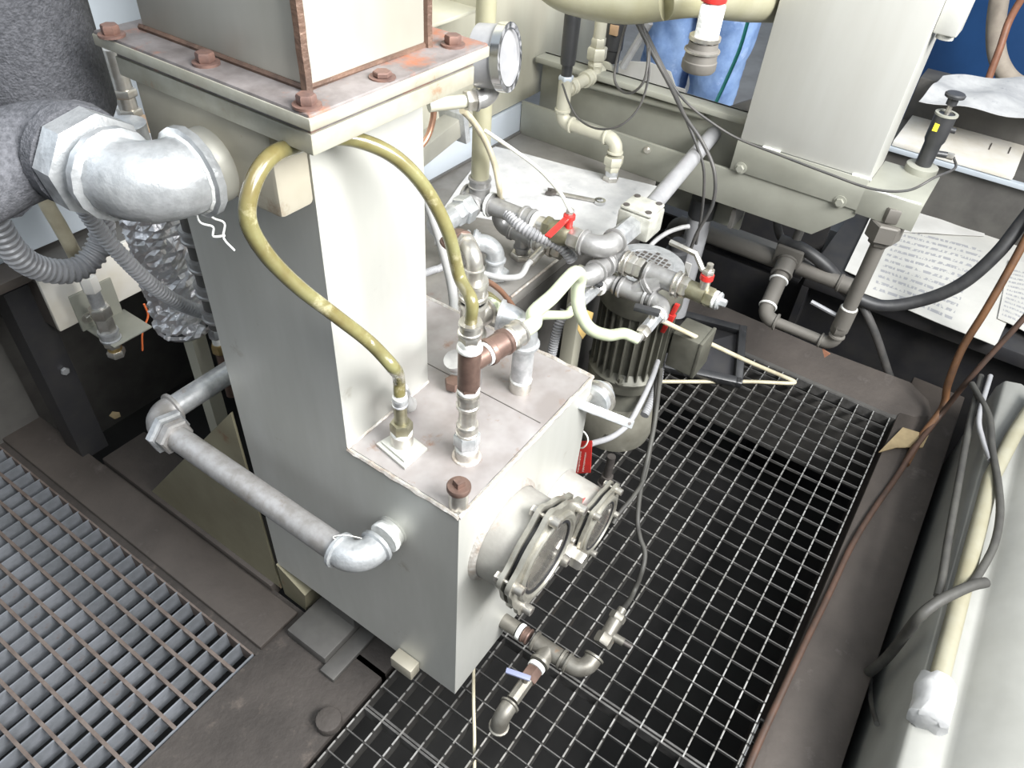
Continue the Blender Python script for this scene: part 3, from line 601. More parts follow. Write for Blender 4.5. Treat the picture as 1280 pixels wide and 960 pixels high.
# square-head plug
b0 = pz(573, 632, T0); t_ = al(b0, 'z', 572, 612)
r_ = thing('plug_socket', b0, 'socket with brown round square-headed plug at the tank front corner', 'plug')
pipe(r_, b0, t_, .0125, NICK, 'socket'); pl = MB().lathe(t_, Z, [(0, .0145), (.002, .0155), (.0075, .0155), (.009, .0145)], 26).build('plug', BROWN, r_)
MB().lathe(t_+Z*.009, Z, [(0, .0085), (.009, .0078)], 4, phase=.5).build('square_head', BROWN, pl, .0008)
# grey hose behind the column
hose('grey_hose', [(520, 215, 'y', .72), (538, 262, 'y', .70), (553, 310, 'y', .68), (565, 360, 'y', .66), (567, 400, 'y', .64), (560, 440, 'y', .60), (520, 490, 'y', .552), (512, 508, 'y', .50), H1A+V((.02, .014, -.016))], .0088, GREYH, 'grey hose coming down behind the column to the tank top', 'hose')
# ================================================================== VALVE AND TAGS ON THE FAR TANK SIDE
s = V((TX1, .385, 0)); s = px(741, 503, TX1)
r_ = thing('lever_valve', s, 'round valve with long pale lever on the right tank side', 'valve')
s = V((TX1, s.y+.0, s.z)); e_ = s+X*.035
MB().lathe(s, X, [(0, .026), (.026, .026), (.03, .023)], 24).build('valve_body', GALVB, r_)
MB().ring(s+X*.012, X, .022, .031, .006, 28).build('body_ring', NICK, r_)
la = CAM+(px(724, 505, .80)-CAM)*.955; lb = CAM+(px(791, 531, .855)-CAM)*.955
d_ = (lb-la).normalized(); nn = (CAM-la).normalized(); nn = (nn-d_*nn.dot(d_)).normalized(); MB().obox((la+lb)/2, d_*((lb-la).length/2), d_.cross(nn)*.0075, nn*.003).build('lever', GALVB, r_, .002)
MB().cyl(lb-d_*.008-nn*.0035, lb-d_*.008+nn*.0035, .0028, n=10).build('lever_hole', DARKI, r_)
MB().lathe(e_-X*.01, X, [(0, .012), (.02, .012)], 14).build('stem', NICK, r_)
pipe(r_, la+d_*.006-Z*.002, V((TX1+.012, la.y, la.z-.004)), .006, NICK, 'lever_pivot')
def redtag(name, P, label, text=True):
    P = [pt(p) for p in P]; nrm = (P[1]-P[0]).cross(P[3]-P[0]).normalized(); root = thing(name, P[3], label, 'tag')
    MB().prism(P, nrm*.0012).build('tag_plate', RED, root)
    if text:
        toward = nrm if nrm.dot(CAM-P[0]) > 0 else -nrm; base = .0016 if toward is nrm else .0006
        o0 = P[0]+toward*base; ex = (P[1]-P[0]); ey = (P[3]-P[0]); k = 0
        mb = MB()
        def cell(a, b_, c, d):
            pts = [o0+ex*x_+ey*y_ for x_, y_ in ((a, b_), (c, b_), (c, d), (a, d))]
            mb.add(pts, [(0, 1, 2, 3)])
        rnd = random.Random(4)
        for cx_, y0_, y1_ in ((.62, .34, .92), (.22, .30, .95)):
            y_ = y0_
            while y_ < y1_:
                h_ = rnd.uniform(.018, .03); cell(cx_, y_, cx_+rnd.choice((.10, .10, .14)), y_+h_*.55); y_ += h_*1.1
        mb.build('faded_lettering', WHITEH, root, smooth=False)
    return root
tg = redtag('red_tag', [(724, 552, 'x', .83), (740, 551, 'x', .83), (738, 591, 'x', .83), (718, 592, 'x', .83)], 'red tag with faded white lettering hanging beside the right tank side')
MB().tube(spline([(722, 560, 'x', .829), (730, 559, 'x', .826), (735, 550, 'x', .826), (731, 541, 'x', .828), (722, 536, 'x', .829)]), .0014, 6).build('tag_string', WHITEH, tg)
redtag('red_tag', [(722, 628, 'y', .285), (733, 622, 'y', .285), (729, 667, 'y', .285), (718, 662, 'y', .285)], 'red tag wedged between the two sight glasses', False)
# bolt stud standing behind the tag
c_ = pz(757, 604, .0); r_ = thing('anchor_stud', c_, 'dark threaded stud with hex nut on the grating behind the tank', 'bolt')
k_ = al(c_, 'z', 762, 570); pipe(r_, c_, k_, .010, DARKI, 'stud'); 
kk_ = al(c_, 'z', 758, 594); nut(r_, c_+Z*.003, kk_, .016, DARKI); MB().cyl(c_, c_+Z*.003, .02, n=18).build('washer', DARKI, r_)
hose('steel_conduit', [(738, 555, 'x', .86), (765, 546, 'x', .93), (785, 530, 'x', .98), (800, 505, 'x', 1.02), (814, 475, 'x', 1.10), (822, 452, 'x', 1.18)], .0058, CONDUIT, 'thin ribbed steel conduit curving from the red tag up to the motor', 'conduit')
# ================================================================== DRAIN ASSEMBLY AT THE FRONT FOOT
s = py(629, 775, TY); rr = .0135
r_ = thing('drain_fittings', s, 'drain pipe with tee, elbow and small valves below the sight glasses', 'pipe fitting')
g = lambda u, v: al(s, 'y', u, v)
pipe(r_, s, g(646, 789), rr, GRIMY, 'nipple'); tape(r_, g(650, 791), Y, rr*1.12, .008); sock(r_, g(654, 793), g(662, 797), rr*1.05, BROWN)
tcn = g(686, 812); tee(r_, tcn, Y, -X, rr, GRIMY, .03)
ec = g(727, 838)-Y*.006; pipe(r_, tcn-Y*.028, ec+Y*.02, rr*1.05, GRIMY, 'nipple'); ud = V((.95, 0, .28)).normalized()
elbow(r_, ec, Y, ud, rr, GRIMY, R=.026)
h = lambda u, v: al(ec, ud, u, v)
nut(r_, h(754, 808), h(761, 795), .0165, GRIMY); pipe(r_, h(761, 795), h(770, 776), .0125, GRIMY, 'valve_body'); nut(r_, h(770, 776), h(775, 768), .015, GRIMY)
q_ = h(762, 793); d_ = V((.1, -1, -.1)).normalized(); pipe(r_, q_, q_+d_*.03, .0075, GRIMY, 'valve_stem'); pipe(r_, q_+d_*.03, q_+d_*.045, .0045, DARKI, 'stem_tip')
H5 = h(776, 766); pipe(r_, h(775, 768), H5+ud*.008, .008, GRIMY, 'barb')
g2 = lambda u, v: al(tcn, 'x', u, v)
tape(r_, g2(668, 832), X, rr*1.15, .008); nut(r_, g2(666, 835), g2(656, 848), .0155, BROWN); MB().cyl(g2(656, 848), g2(638, 874), .0115, n=8).build('valve_body', GRIMY, r_)
q_ = g2(652, 852)+Z*.012; pipe(r_, q_-Z*.006, q_+Z*.012, .005, GRIMY, 'valve_stem')
MB().obox(q_+V((-.004, .012, .013)), V((-.35, 1, .1)).normalized()*.021, V((1, .35, 0)).normalized()*.0045, Z*.0025).build('lever', LBLUE, r_, .001)
ec2 = g2(622, 896); elbow(r_, ec2, X, V((0, 0, -1)), .0125, GRIMY, R=.022)
# hoses that rise from the drain
hose('drain_hose', [H5, (790, 745, 'x', .86), (803, 712, 'x', .90), (806, 690, 'x', .93), (800, 672, 'x', .95), (797, 650, 'x', .98), (801, 610, 'x', 1.02), (810, 570, 'x', 1.06), (818, 530, 'x', 1.12), (823, 490, 'x', 1.18), (826, 462, 'x', 1.24)], .0052, GCABLE, 'grey hose rising from the drain valve up toward the motor', 'hose')
hose('drain_hose', [(766, 655, 'x', .90), (775, 640, 'x', .93), (792, 620, 'x', .98), (806, 595, 'x', 1.04), (815, 545, 'x', 1.10), (819, 500, 'x', 1.18), (820, 465, 'x', 1.24)], .0045, GCABLE, 'thinner grey hose from behind the small sight glass up to the motor', 'hose')
hose('thin_rod', [(592, 835, 'y', .36), (592, 880, 'y', .33), (593, 920, 'y', .30), (593, 990, 'y', .25)], .0032, CREAMH, 'thin dirty cream hose hanging under the tank corner', 'hose')
# ================================================================== BENCH AND ITS BACK PLATES
BZ = .50
bench = thing('steel_bench', (1.3, .85, 0), 'stained steel bench tray behind the tank, carrying the pipework', 'bench')
bf = pz(636, 371, BZ); bl = bf.x
MB().box((.80, .632, BZ-.03), (1.65, 1.05, BZ)).build('bench_top', BENCH, bench, .003)
MB().box((bl-.2, .632, -.30), (1.62, .640, BZ-.0305)).build('front_skirt', SHADE, bench)
MB().box((.80, .640, -.30), (.806, 1.05, BZ-.0305)).build('end_skirt', SHADE, bench)
MB().tube([V((bl, .632, BZ+.001)), V((1.25, .632, BZ+.001))], .003, 6).build('edge_weld', WELD, bench)
ba = thing('back_plate', (1.66, .7, .45), 'long grey-green back plate behind the bench, bolted under the pale upright panel', 'plate')
MB().prism([V((1.65, 1.05, .495)), V((1.65, 1.05, .587)), V((1.65, .46, .587)), V((1.65, .46, .66)), V((1.65, .163, .66)), V((1.65, .163, .575)), V((1.65, .235, .502))], (.01, 0, 0)).build('plate', PLATE, ba, .0015)
pl0 = px(889, 232, 1.65)
MB().prism([px(913, 213, 1.648), px(1086, 273, 1.648), px(1017, 290, 1.648), px(880, 262, 1.648)][:0] or [V((1.645, .459, .592)), V((1.645, .459, .663)), V((1.645, .163, .663)), V((1.645, .163, .592))], (.004, 0, 0)).build('bolted_plate', PLATE, ba, .001)
for (u, v) in ((926, 210), (1050, 252)):
    p = px(u, v, 1.645); hexbolt(ba, p, -X, .0095, .009, PLATE)
for (u, v) in ((809, 187),):
    p = px(u, v, 1.65); hexbolt(ba, p, -X, .0065, .008, NICK)
MB().box((1.74, .42, .40), (1.752, 1.05, .69)).build('rear_plate', PLATE, ba, .0015)
MB().box((1.70, .46, .675), (1.752, 1.05, .69)).build('top_lip', PLATE, ba, .003)
p0, p1 = px(772, 118, 1.72), px(880, 145, 1.72); MB().tube([V((1.725, p0.y+.1, p0.z)), V((1.725, p1.y, p1.z))], .011, 12).build('lip_tube', PLATE, ba)
MB().box((1.66, .42, .44), (1.74, .43, .60)).build('end_web', SHADE, ba)
# left wall panels above the bench
wl = thing('pale_panel', (1.3, 1.06, .5), 'pale green-grey stained panel standing behind the bench left of the pipes', 'panel')
MB().box((.80, 1.06, .58), (2.1, 1.075, 1.7)).build('panel_sheet', PALE, wl, .002)
MB().box((.80, 1.052, .50), (1.66, 1.064, .578)).build('lower_strip', BLUEG, wl, .002)
MB().box((.80, 1.045, .50), (1.66, 1.06, .506)).build('floor_weld', SHADE, wl)
p = py(553, 10, 1.02); MB().box((p.x-.12, .96, p.z-.004), (p.x+.05, 1.06, p.z+.004)).box((p.x+.042, .96, p.z-.004), (p.x+.05, 1.06, p.z+.05)).build('angle_bracket', PALE, wl, .002)
# silvery slanting duct behind the column
r_ = thing('slanted_duct', (.95, .95, .6), 'bright slanted metal duct behind the column top right', 'duct')
q0, q1 = py(505, 205, .93), py(568, 155, .93)
MB().tube([q0+(q0-q1)*.5, q0, q1], .030, 4).build('duct', DUCT, r_, .004); MB().obox(q1, (q1-q0).normalized()*.008, Y*.034, (q1-q0).normalized().cross(Y)*.034).build('end_collar', GALVB, r_, .002)
hose('copper_tube', [(548, 95, 'y', .80), (543, 130, 'y', .80), (541, 150, 'y', .80), (534, 172, 'y', .80), (520, 190, 'y', .80)], .0055, COPPER, 'bent copper tube peeking out right of the column', 'tube')
# white paper cloth with spanner
def sheet(name, corners, m, label, cat, th=.0015, wav=.002, n=14, uvm=False):
    A, B, C, D = [pt(c) for c in corners]; nrm = (B-A).cross(D-A).normalized(); nrm = nrm if nrm.z > 0 else -nrm
    rnd = random.Random(len(name)+n); ph = [rnd.uniform(0, 6) for _ in range(4)]; vs_ = []; uvs = {}
    for j in range(n+1):
        for i in range(n+1):
            a, b = i/n, j/n; p = (A*(1-a)+B*a)*(1-b)+(D*(1-a)+C*a)*b
            vs_.append(p+nrm*(wav*(1.1+math.sin(a*9+ph[0]+b*3)*.5+math.sin(b*11+ph[1]-a*4)*.5)))
    F = [(j*(n+1)+i, j*(n+1)+i+1, (j+1)*(n+1)+i+1, (j+1)*(n+1)+i) for j in range(n) for i in range(n)]
    if (vs_[1]-vs_[0]).cross(vs_[n+1]-vs_[0]).dot(nrm) < 0: F = [f[::-1] for f in F]
    mb = MB().add(vs_, F); N = len(vs_); mb.add([p-nrm*th for p in vs_], [f[::-1] for f in F])
    bd_ = [i for i in range(n)]+[n+(n+1)*j for j in range(n)]+[(n+1)*(n+1)-1-i for i in range(n)]+[(n+1)*(n-j) for j in range(n)]
    mb.f += [(a, b, b+N, a+N) for a, b in zip(bd_, bd_[1:]+bd_[:1])]
    o = mb.build(name, m, None, label=label, cat=cat)
    if uvm:
        ul = o.data.uv_layers.new(name='UVMap')
        for l in o.data.loops:
            k = l.vertex_index % N; ul.data[l.index].uv = ((k % (n+1))/n, 1-(k//(n+1))/n)
    return o
sheet('paper_cloth', [(612, 183, 'z', BZ), (832, 237, 'z', BZ), (768, 302, 'z', BZ), (552, 264, 'z', BZ)], CLOTH, 'crumpled white paper cloth spread on the bench under a spanner', 'cloth', wav=.0025, n=20)
a, b_ = pz(690, 240, BZ+.008), pz(750, 252, BZ+.008); d_ = (b_-a).normalized(); sd = Z.cross(d_)
r_ = thing('spanner', (a+b_)/2, 'steel combination spanner lying on the white paper cloth', 'spanner')
MB().obox((a+b_)/2, d_*((b_-a).length/2-.008), sd*.0055, Z*.0025).build('shank', NICK, r_, .001)
MB().ring(b_-Z*.003, Z, .008, .0135, .007, 20).build('ring_end', CHROME, r_)
jaw = [a+d_*x_+sd*y_-Z*.003 for x_, y_ in ((.012, .005), (.002, .013), (-.014, .012), (-.012, .005), (-.002, .004), (-.002, -.004), (-.012, -.006), (-.014, -.013), (.002, -.013), (.012, -.005))]
MB().prism(jaw, (0, 0, .006)).build('open_jaw', DARKI, r_)

# ================================================================== PIPEWORK OVER THE BENCH
ZA = .62
T1 = pz(599, 250, ZA); ra = .0178
r_ = thing('valve_pipe_run', T1, 'pipe run with red-lever ball valve over the bench, fed by the tall upright pipe', 'pipe')
pipe(r_, T1+Z*.03, T1+Z*.85, ra, OLVP, 'riser'); sock(r_, T1+Z*.028, T1+Z*.05, ra*1.2, MALL)
tee(r_, T1, Y, -X, ra, MALL, .034); MB().cyl(T1, T1+Z*.03, ra*1.2, n=16).build('tee_neck', MALL, r_)
nut(r_, T1-X*.036, T1-X*.062, .029, GALVB, 'union_nut'); nut(r_, T1-X*.062, T1-X*.085, .024, GALVB, 'union_nut'); pipe(r_, T1-X*.085, T1-X*.14, ra*1.2, GALVB, 'nipple')
f = lambda u, v: al(T1, 'y', u, v)
tape(r_, f(613, 256), Y, ra*1.45, .006); pipe(r_, f(612, 256), f(658, 272), ra, MALL, 'pipe'); sock(r_, f(654, 270), f(668, 275), ra*1.3, MALL); tape(r_, f(671, 276), Y, ra*1.3, .007)
pipe(r_, f(671, 276), f(684, 281), ra*.95, NICK, 'nipple'); nut(r_, f(682, 281), f(690, 284), .0225, BRASSG, 'valve_nut'); MB().lathe(f(690, 284), f(715, 293)-f(690, 284), [(0, .019), (.012, .023), (.03, .023), ((f(715, 293)-f(690, 284)).length, .018)], 18).build('valve_body', BRASSG, r_)
nut(r_, f(714, 293), f(728, 298), .022, NICK, 'valve_nut'); tape(r_, f(731, 299), Y, ra*1.35, .008)
vs_ = f(710, 291); st = vs_+Z*.018; pipe(r_, st, st+Z*.026, .008, RED, 'stem'); top = st+Z*.026
lv = al(top, V((-1, -.06, -.05)), 683, 293); d_ = (lv-top).normalized(); s2 = d_.cross(Z).normalized()
MB().obox((top+lv)/2-Z*.002, d_*((lv-top).length/2), s2*.0065, Z*.0016).build('red_lever', RED, r_, .001)
MB().lathe(top-Z*.008, Z, [(0, .0115), (.008, .0115), (.010, .009)], 16).build('stem_cap', RED, r_); nut(r_, top+Z*.001, top+Z*.012, .0075, NICK, 'stem_nut')
E2 = f(757, 307); elbow(r_, E2, Y, X, ra*1.05, MALL, R=.034)
# cast switch box with conduit
Bx = al(E2, 'x', 796, 270)
r_ = thing('switch_box', Bx, 'white cast junction box on the grey conduit above the bench', 'junction box')
nut(r_, E2+X*.045, Bx-X*.03, .022, GALV, 'gland'); 
MB().box((Bx.x-.034, Bx.y-.036, Bx.z-.026), (Bx.x+.034, Bx.y+.036, Bx.z+.026)).build('box_body', WCAST, r_, .006)
MB().box((Bx.x-.032, Bx.y-.034, Bx.z+.0262), (Bx.x+.032, Bx.y+.034, Bx.z+.034)).build('box_lid', WCAST, r_, .004)
for i in (-1, 1):
    for j in (-1, 1): MB().cyl(V((Bx.x+i*.023, Bx.y+j*.024, Bx.z+.0342)), V((Bx.x+i*.023, Bx.y+j*.024, Bx.z+.0355)), .0065, n=10).build('screw_recess', DARKI, r_)
ce = pz(905, 152, ZA)
MB().tube([Bx+(ce-Bx).normalized()*.036, ce], .0185, 16).build('conduit', CONDUIT, r_)
MB().tube(spline([ce, ce+(ce-Bx).normalized()*.06, ce+V((.14, -.03, .01)), ce+V((.3, -.12, .03))]), .0187, 14).build('conduit_bend', DUSTYP, r_)
sock(r_, Bx+X*.034, Bx+X*.055, .021, GALV, 'gland')
# lower tee run on the bench
ZB = .552
EB = pz(623, 282, ZB); rb = .0135
r_ = thing('bench_tee_fittings', EB, 'grey elbow and tee fittings standing on the bench below the ribbed hose', 'pipe fitting')
g = lambda u, v: al(EB, 'y', u, v)
elbow(r_, EB, Z, -Y, rb, MALL, R=.026); tape(r_, EB+Z*.036, Z, rb*1.45, .006); nut(r_, EB+Z*.038, EB+Z*.046, .015, NICK); nut(r_, EB+Z*.046, EB+Z*.062, .0105, NICK, 'hose_nut'); H6 = EB+Z*.062
TB = g(653, 296); tee(r_, TB, Y, -Z, rb, MALL, .028); tape(r_, TB-Y*.032, Y, rb*1.3, .006)
pipe(r_, TB-Z*.028, V((TB.x, TB.y, BZ+.014)), rb, MALL, 'nipple'); nut(r_, V((TB.x, TB.y, BZ)), V((TB.x, TB.y, BZ+.014)), .023, NICK, 'base_nut')
sock(r_, TB-Y*.035, g(690, 316), rb*1.35, NICK); nut(r_, g(690, 316), g(701, 321), .018, NICK); pipe(r_, g(701, 321), g(716, 330), .008, MALL, 'plug_bolt')
q_ = g(681, 311); q2 = q_+V((-.055, .0, -.012)); pipe(r_, q_, q2, .0095, NICK, 'hose_barb')
hose('grey_hose', [q2+X*.012, q2-X*.01, (650, 345, 'z', .53), (628, 347, 'z', .525), (608, 343, 'z', .525), (590, 336, 'z', .53)], .0062, GREYH, 'short grey hose sagging to the left over the bench edge', 'hose')
P_, R_ = ribbed([(635, 268, 'z', .62), (650, 282, 'z', .618), (668, 293, 'z', .61), (690, 302, 'z', .60), (706, 312, 'z', .585), (716, 326, 'z', .56)], .0125, .0072)
MB().tube(P_, R_, 12).build('corrugated_hose', CONDUIT, None, label='dark grey ribbed hose lying over the bench tee fittings', cat='hose')
hose('yellow_tube', [(578, 138, 'y', .72), (590, 150, 'y', .73), (606, 175, 'y', .74), (618, 205, 'y', .74), (624, 235, 'y', .73), H6], .0058, CREAMH, 'yellowish tube dropping from the gauge elbow to the bench fittings', 'tube')
hose('white_tube', [(606, 163, 'y', .76), (640, 186, 'y', .70), (672, 210, 'y', .64), (698, 238, 'y', .575), (712, 262, 'y', .535), (714, 264, 'y', .532)], .0035, WHITEH, 'thin white tube crossing above the paper cloth to the red valve', 'tube')
# middle cross run with lever valve and plug
ZC = .575
C0 = pz(765, 322, ZC); rc = .0175
r_ = thing('lever_valve_run', C0, 'pipe cross run with silver lever valve and round plug above the motor', 'pipe')
c = lambda u, v: al(C0, 'y', u, v); cx = lambda u, v: al(C0, 'x', u, v)
MB().cyl(C0-Y*.03, C0+Y*.028, rc*1.2, n=16).cyl(C0-X*.034, C0+X*.034, rc*1.2, n=16).build('cross', MALL, r_)
ea = cx(738, 341); pipe(r_, C0-X*.03, ea, rc*1.05, MALL, 'nipple'); sock(r_, C0-X*.02, C0-X*.036, rc*1.35, MALL)
elbow(r_, ea-X*.012, X, V((-.2, .9, -.3)), rc, MALL, R=.022)
sock(r_, c(779, 329), c(786, 332), rc*1.35, NICK); nut(r_, c(786, 332), c(794, 336), .0215, NICK); nut(r_, c(794, 336), c(803, 340), .0215, NICK)
T2 = c(826, 351); T3 = al(pz(756, 350, .535), 'y', 791, 368); jd = (T2-T3).normalized(); tee(r_, T2, Y, -jd, rc, MALL, .033)
sock(r_, c(842, 358), c(850, 361), rc*1.35, NICK); nut(r_, c(850, 361), c(859, 365), .021, NICK, 'valve_nut'); v0, v1 = c(858, 365), c(879, 374); pipe(r_, v0, v1, .0175, BRASSG, 'valve_body'); nut(r_, v1, c(890, 379), .0195, BRASSG, 'valve_nut')
tape(r_, c(891, 380), Y, .017, .006); MB().lathe(c(892, 380), -Y, [(0, .015), (.006, .0175), (.010, .015)], 20).build('plug_cap', GALVB, r_); nut(r_, c(897, 382), c(905, 386), .008, GALVB, 'plug_hex')
sv = c(876, 371); s1 = sv+Z*.046; pipe(r_, sv+Z*.01, s1, .0095, NICK, 'stem'); MB().lathe(s1-Z*.012, Z, [(0, .0125), (.01, .0125)], 16).build('stem_seal', RED, r_); MB().hexn(s1-Z*.001, s1+Z*.008, .012).build('stem_nut', NICK, r_); pipe(r_, s1+Z*.008, s1+Z*.02, .006, NICK, 'stem_end')
k1 = al(s1, V((.1, 1, .05)), 868, 338)+Z*.022; k1 = s1+V((.004, .032, .026)); k2 = al(k1, V((.12, 1, 0)), 828, 322)
MB().tube([s1+Z*.004, s1+V((0, .012, .004)), k1, k2], .0058, 6).build('lever', NICK, r_)
# lower U-shaped run with two small ball valves
ZD = .535
D1 = pz(756, 350, ZD); rd = .0145
r_ = thing('hose_manifold', D1, 'U-shaped grey manifold with two small black-lever valves and milky hoses', 'pipe')
dy = lambda u, v: al(D1, 'y', u, v)
elbow(r_, D1, -X, -Y, rd, MALL, R=.022)
dx = lambda u, v: al(D1, 'x', u, v)
tape(r_, D1-X*.03, X, rd*1.3, .005); nut(r_, D1-X*.03, D1-X*.04, .0165, NICK); MB().cyl(D1-X*.04, dx(722, 375), .0125, n=8).build('valve_body', GALV, r_); 
H7 = dx(703, 388); sock(r_, dx(722, 375), dx(712, 382), .0118, NICK, 'hose_clamp')
q_ = dx(738, 363)+Z*.014; pipe(r_, q_-Z*.006, q_+Z*.006, .005, NICK, 'stem'); MB().obox(q_+V((.0, -.006, .009)), Y*.013, X*.0065, Z*.004).build('black_lever', PLASTB, r_, .0015)
tee(r_, T3, Y, jd, rd*1.1, MALL, .03); pipe(r_, T3+jd*.026, T2-jd*.031, rd, MALL, 'nipple')
D2 = dy(828, 390); pipe(r_, T3-Y*.028, D2+Y*.02, rd, MALL, 'nipple'); elbow(r_, D2, Y, V((-1, 0, -.12)), rd, MALL, R=.022)
w_ = V((-1, 0, -.12)).normalized(); dw = lambda u, v: al(D2, w_, u, v)
tape(r_, D2+w_*.03, w_, rd*1.3, .005); nut(r_, D2+w_*.03, D2+w_*.04, .016, NICK); MB().cyl(D2+w_*.04, dw(803, 409), .0125, n=8).build('valve_body', GALV, r_)
nut(r_, dw(803, 409), dw(795, 415), .0135, NICK); pipe(r_, dw(795, 415), dw(788, 420), .008, NICK, 'hose_barb'); H8 = dw(790, 418)
q_ = dw(812, 402)+Z*.016; pipe(r_, q_-Z*.008, q_+Z*.006, .005, NICK, 'stem'); MB().obox(q_+V((-.004, .012, .010)), V((-.25, 1, 0)).normalized()*.024, V((1, .25, 0)).normalized()*.0075, Z*.005).build('black_lever', PLASTB, r_, .002)
hose('milky_hose', [H2A, H2A+bd*.03, (668, 391, 'y', .39), (690, 371, 'y', .395), (709, 350, 'y', .40), (719, 341, 'y', .405), (725, 346, 'y', .41), (722, 366, 'y', .41), (725, 390, 'y', .40), (738, 411, 'y', .39), (760, 419, 'y', .385), (780, 417, 'y', .385), H8], .0106, GREENH, 'thick milky hose arching from the brown barrel down to the manifold', 'hose', k=10, n=12)
hose('milky_hose', [H3A, (612, 378, 'y', .50), (630, 388, 'y', .50), (655, 397, 'y', .50), (680, 394, 'y', .50), H7, H7+X*.02], .0085, GREENH, 'thinner milky hose running under the thick one to the manifold', 'hose', n=12)
hose('yellowed_hose', [(598, 366, 'y', .56), (612, 372, 'y', .56), (626, 384, 'y', .555), (640, 396, 'y', .54)], .009, AMBER, 'short stained yellow hose behind the rear pipe stack', 'hose')
hose('copper_tube', [(606, 350, 'y', .63), (618, 357, 'y', .625), (630, 368, 'y', .62), (645, 388, 'y', .61)], .0055, COPPER, 'thin copper tube behind the milky hose at the bench edge', 'tube')
# other fittings left on the bench, behind the amber hose
b0 = pz(618, 345, BZ)
r_ = thing('bench_elbow', b0, 'white-grey elbow with flange rings on the bench behind the amber hose', 'pipe elbow')
e_ = al(b0, 'z', 606, 305); elbow(r_, e_, -Z, V((-.5, .86, 0)), .016, GALVB, R=.028); MB().cyl(b0, e_-Z*.03, .018, n=16).build('nipple', GALVB, r_); nut(r_, b0, b0+Z*.014, .03, GALVB, 'base_nut')
d_ = V((-.5, .86, 0)).normalized()
for k in range(3): MB().lathe(e_+d_*(.036+.016*k), d_, [(0, .024-.003*k), (.005, .027-.003*k), (.009, .024-.003*k)], 20).build('flange_ring', GALVB, r_)
pipe(r_, e_+d_*.03, e_+d_*.12, .014, MALL, 'pipe')
P_, R_ = ribbed([V((.62, .775, .60)), (530, 342, 'y', .78), (548, 336, 'y', .78), (562, 328, 'y', .79)], .0075, .005)
MB().tube(P_, R_, 10).build('corrugated_hose', CONDUIT, None, label='short bit of ribbed hose seen right of the column above the bench', cat='hose')
# ================================================================== MOTOR AND PUMP
mx, my = 1.302, .480
r_ = thing('pump_motor', (mx, my, 0), 'upright finned electric motor on its pump between tank and bench', 'motor')
M0 = V((mx, my, 0))
MB().lathe(M0+Z*.0, Z, [(0, .095), (.02, .10), (.06, .105), (.10, .10), (.13, .085)], 28).build('pump_casing', PUMPM, r_)
MB().lathe(M0+Z*.13, Z, [(0, .085), (.03, .070), (.05, .068), (.055, .088), (.075, .088)], 28).build('lantern', MOTOR, r_)
MB().lathe(M0+Z*.205, Z, [(0, .088), (.012, .090), (.03, .074), (.20, .074)], 28).build('motor_body', MOTOR, r_)
pf = None
for k in range(26):
    th = 2*math.pi*k/26; e = V((math.cos(th), math.sin(th), 0)); t_ = V((-e.y, e.x, 0))
    MB().obox(M0+e*.0795+Z*.315, e*.0075, t_*.0016, Z*.088).build('cooling_fin', MOTOR, r_)
MB().lathe(M0+Z*.405, Z, [(0, .091), (.004, .093), (.07, .091), (.084, .083), (.086, .074)], 36).build('fan_cover', MOTOR, r_)
MB().ring(M0+Z*.487, Z, .055, .080, .007, 36).build('cover_rim', GALVB, r_)
MB().lathe(M0+Z*.486, Z, [(.004, .060), (.0075, .060)], 30).build('grille_plate', GALV, r_)
gh = MB()
for i in range(-4, 5):
    for j in range(-4, 5):
        if i*i+j*j < 17: gh.box((mx+i*.0125-.0042, my+j*.0125-.0042, .4930), (mx+i*.0125+.0042, my+j*.0125+.0042, .4942))
tag(gh.build('grille_holes', DARKI, r_), kind='stuff')
for k in range(4):
    th = .3+k*math.pi/2; e = V((math.cos(th), math.sin(th), 0)); hexbolt(r_, M0+e*.081+Z*.217, Z, .008, .016, MOTOR); hexbolt(r_, M0+e*.094+Z*.06, e, .009, .012, MOTOR, washer=False)
tb = px(838, 428, 1.315); MB().obox(V((1.345, .355, .30)), X*.038, Y*.034, Z*.048).build('terminal_box', MOTOR, r_, .004)
MB().obox(V((1.345, .32, .30)), X*.040, Y*.004, Z*.05).build('terminal_lid', MOTOR, r_, .002); MB().box((1.33, .38, .27), (1.36, .415, .33)).build('box_neck', MOTOR, r_)
sock(r_, V((1.345, .355, .252)), V((1.345, .355, .23)), .014, MOTOR, 'cable_gland')
P_, R_ = ribbed([(826, 452, 'x', 1.335), (823, 475, 'x', 1.30), (815, 498, 'x', 1.25), (805, 520, 'x', 1.2)], .0105, .006)
MB().tube(P_, R_, 10).build('corrugated_hose', CONDUIT, None, label='dark ribbed cable conduit dropping from the motor terminal box', cat='conduit')
r_ = thing('red_valve', (1.30, .34, .40), 'valve with upright red grip beside the motor terminal box', 'valve')
a, b_ = px(847, 380, 1.27), px(828, 415, 1.27); d_ = (b_-a).normalized()
MB().obox((a+b_)/2, d_*((b_-a).length/2), Y*.0055, d_.cross(Y)*.004).build('grip', RED, r_, .002); MB().obox((a+b_)/2+Y*.002, d_*.012, Y*.011, d_.cross(Y)*.006).build('hub', RED, r_, .002)
hose('cream_hose', [(815, 393, 'z', .44), (832, 403, 'z', .43), (880, 426, 'z', .32), (940, 454, 'z', .16), (978, 470, 'z', .04), (993, 477, 'z', .012), (985, 479, 'z', .010), (940, 477, 'z', .008), (880, 477, 'z', .008), (826, 477, 'z', .008)], .0055, CREAMH, 'stiff cream hose kinking back on the far end of the grating', 'hose')
r_ = thing('upright_post', (.95, .60, 0), 'pale green upright square post beside the motor under the bench edge', 'post')
p = py(716, 440, .585); MB().box((p.x-.019, .575, -.3), (p.x+.019, .61, .47)).build('leg', PALE, r_, .003)
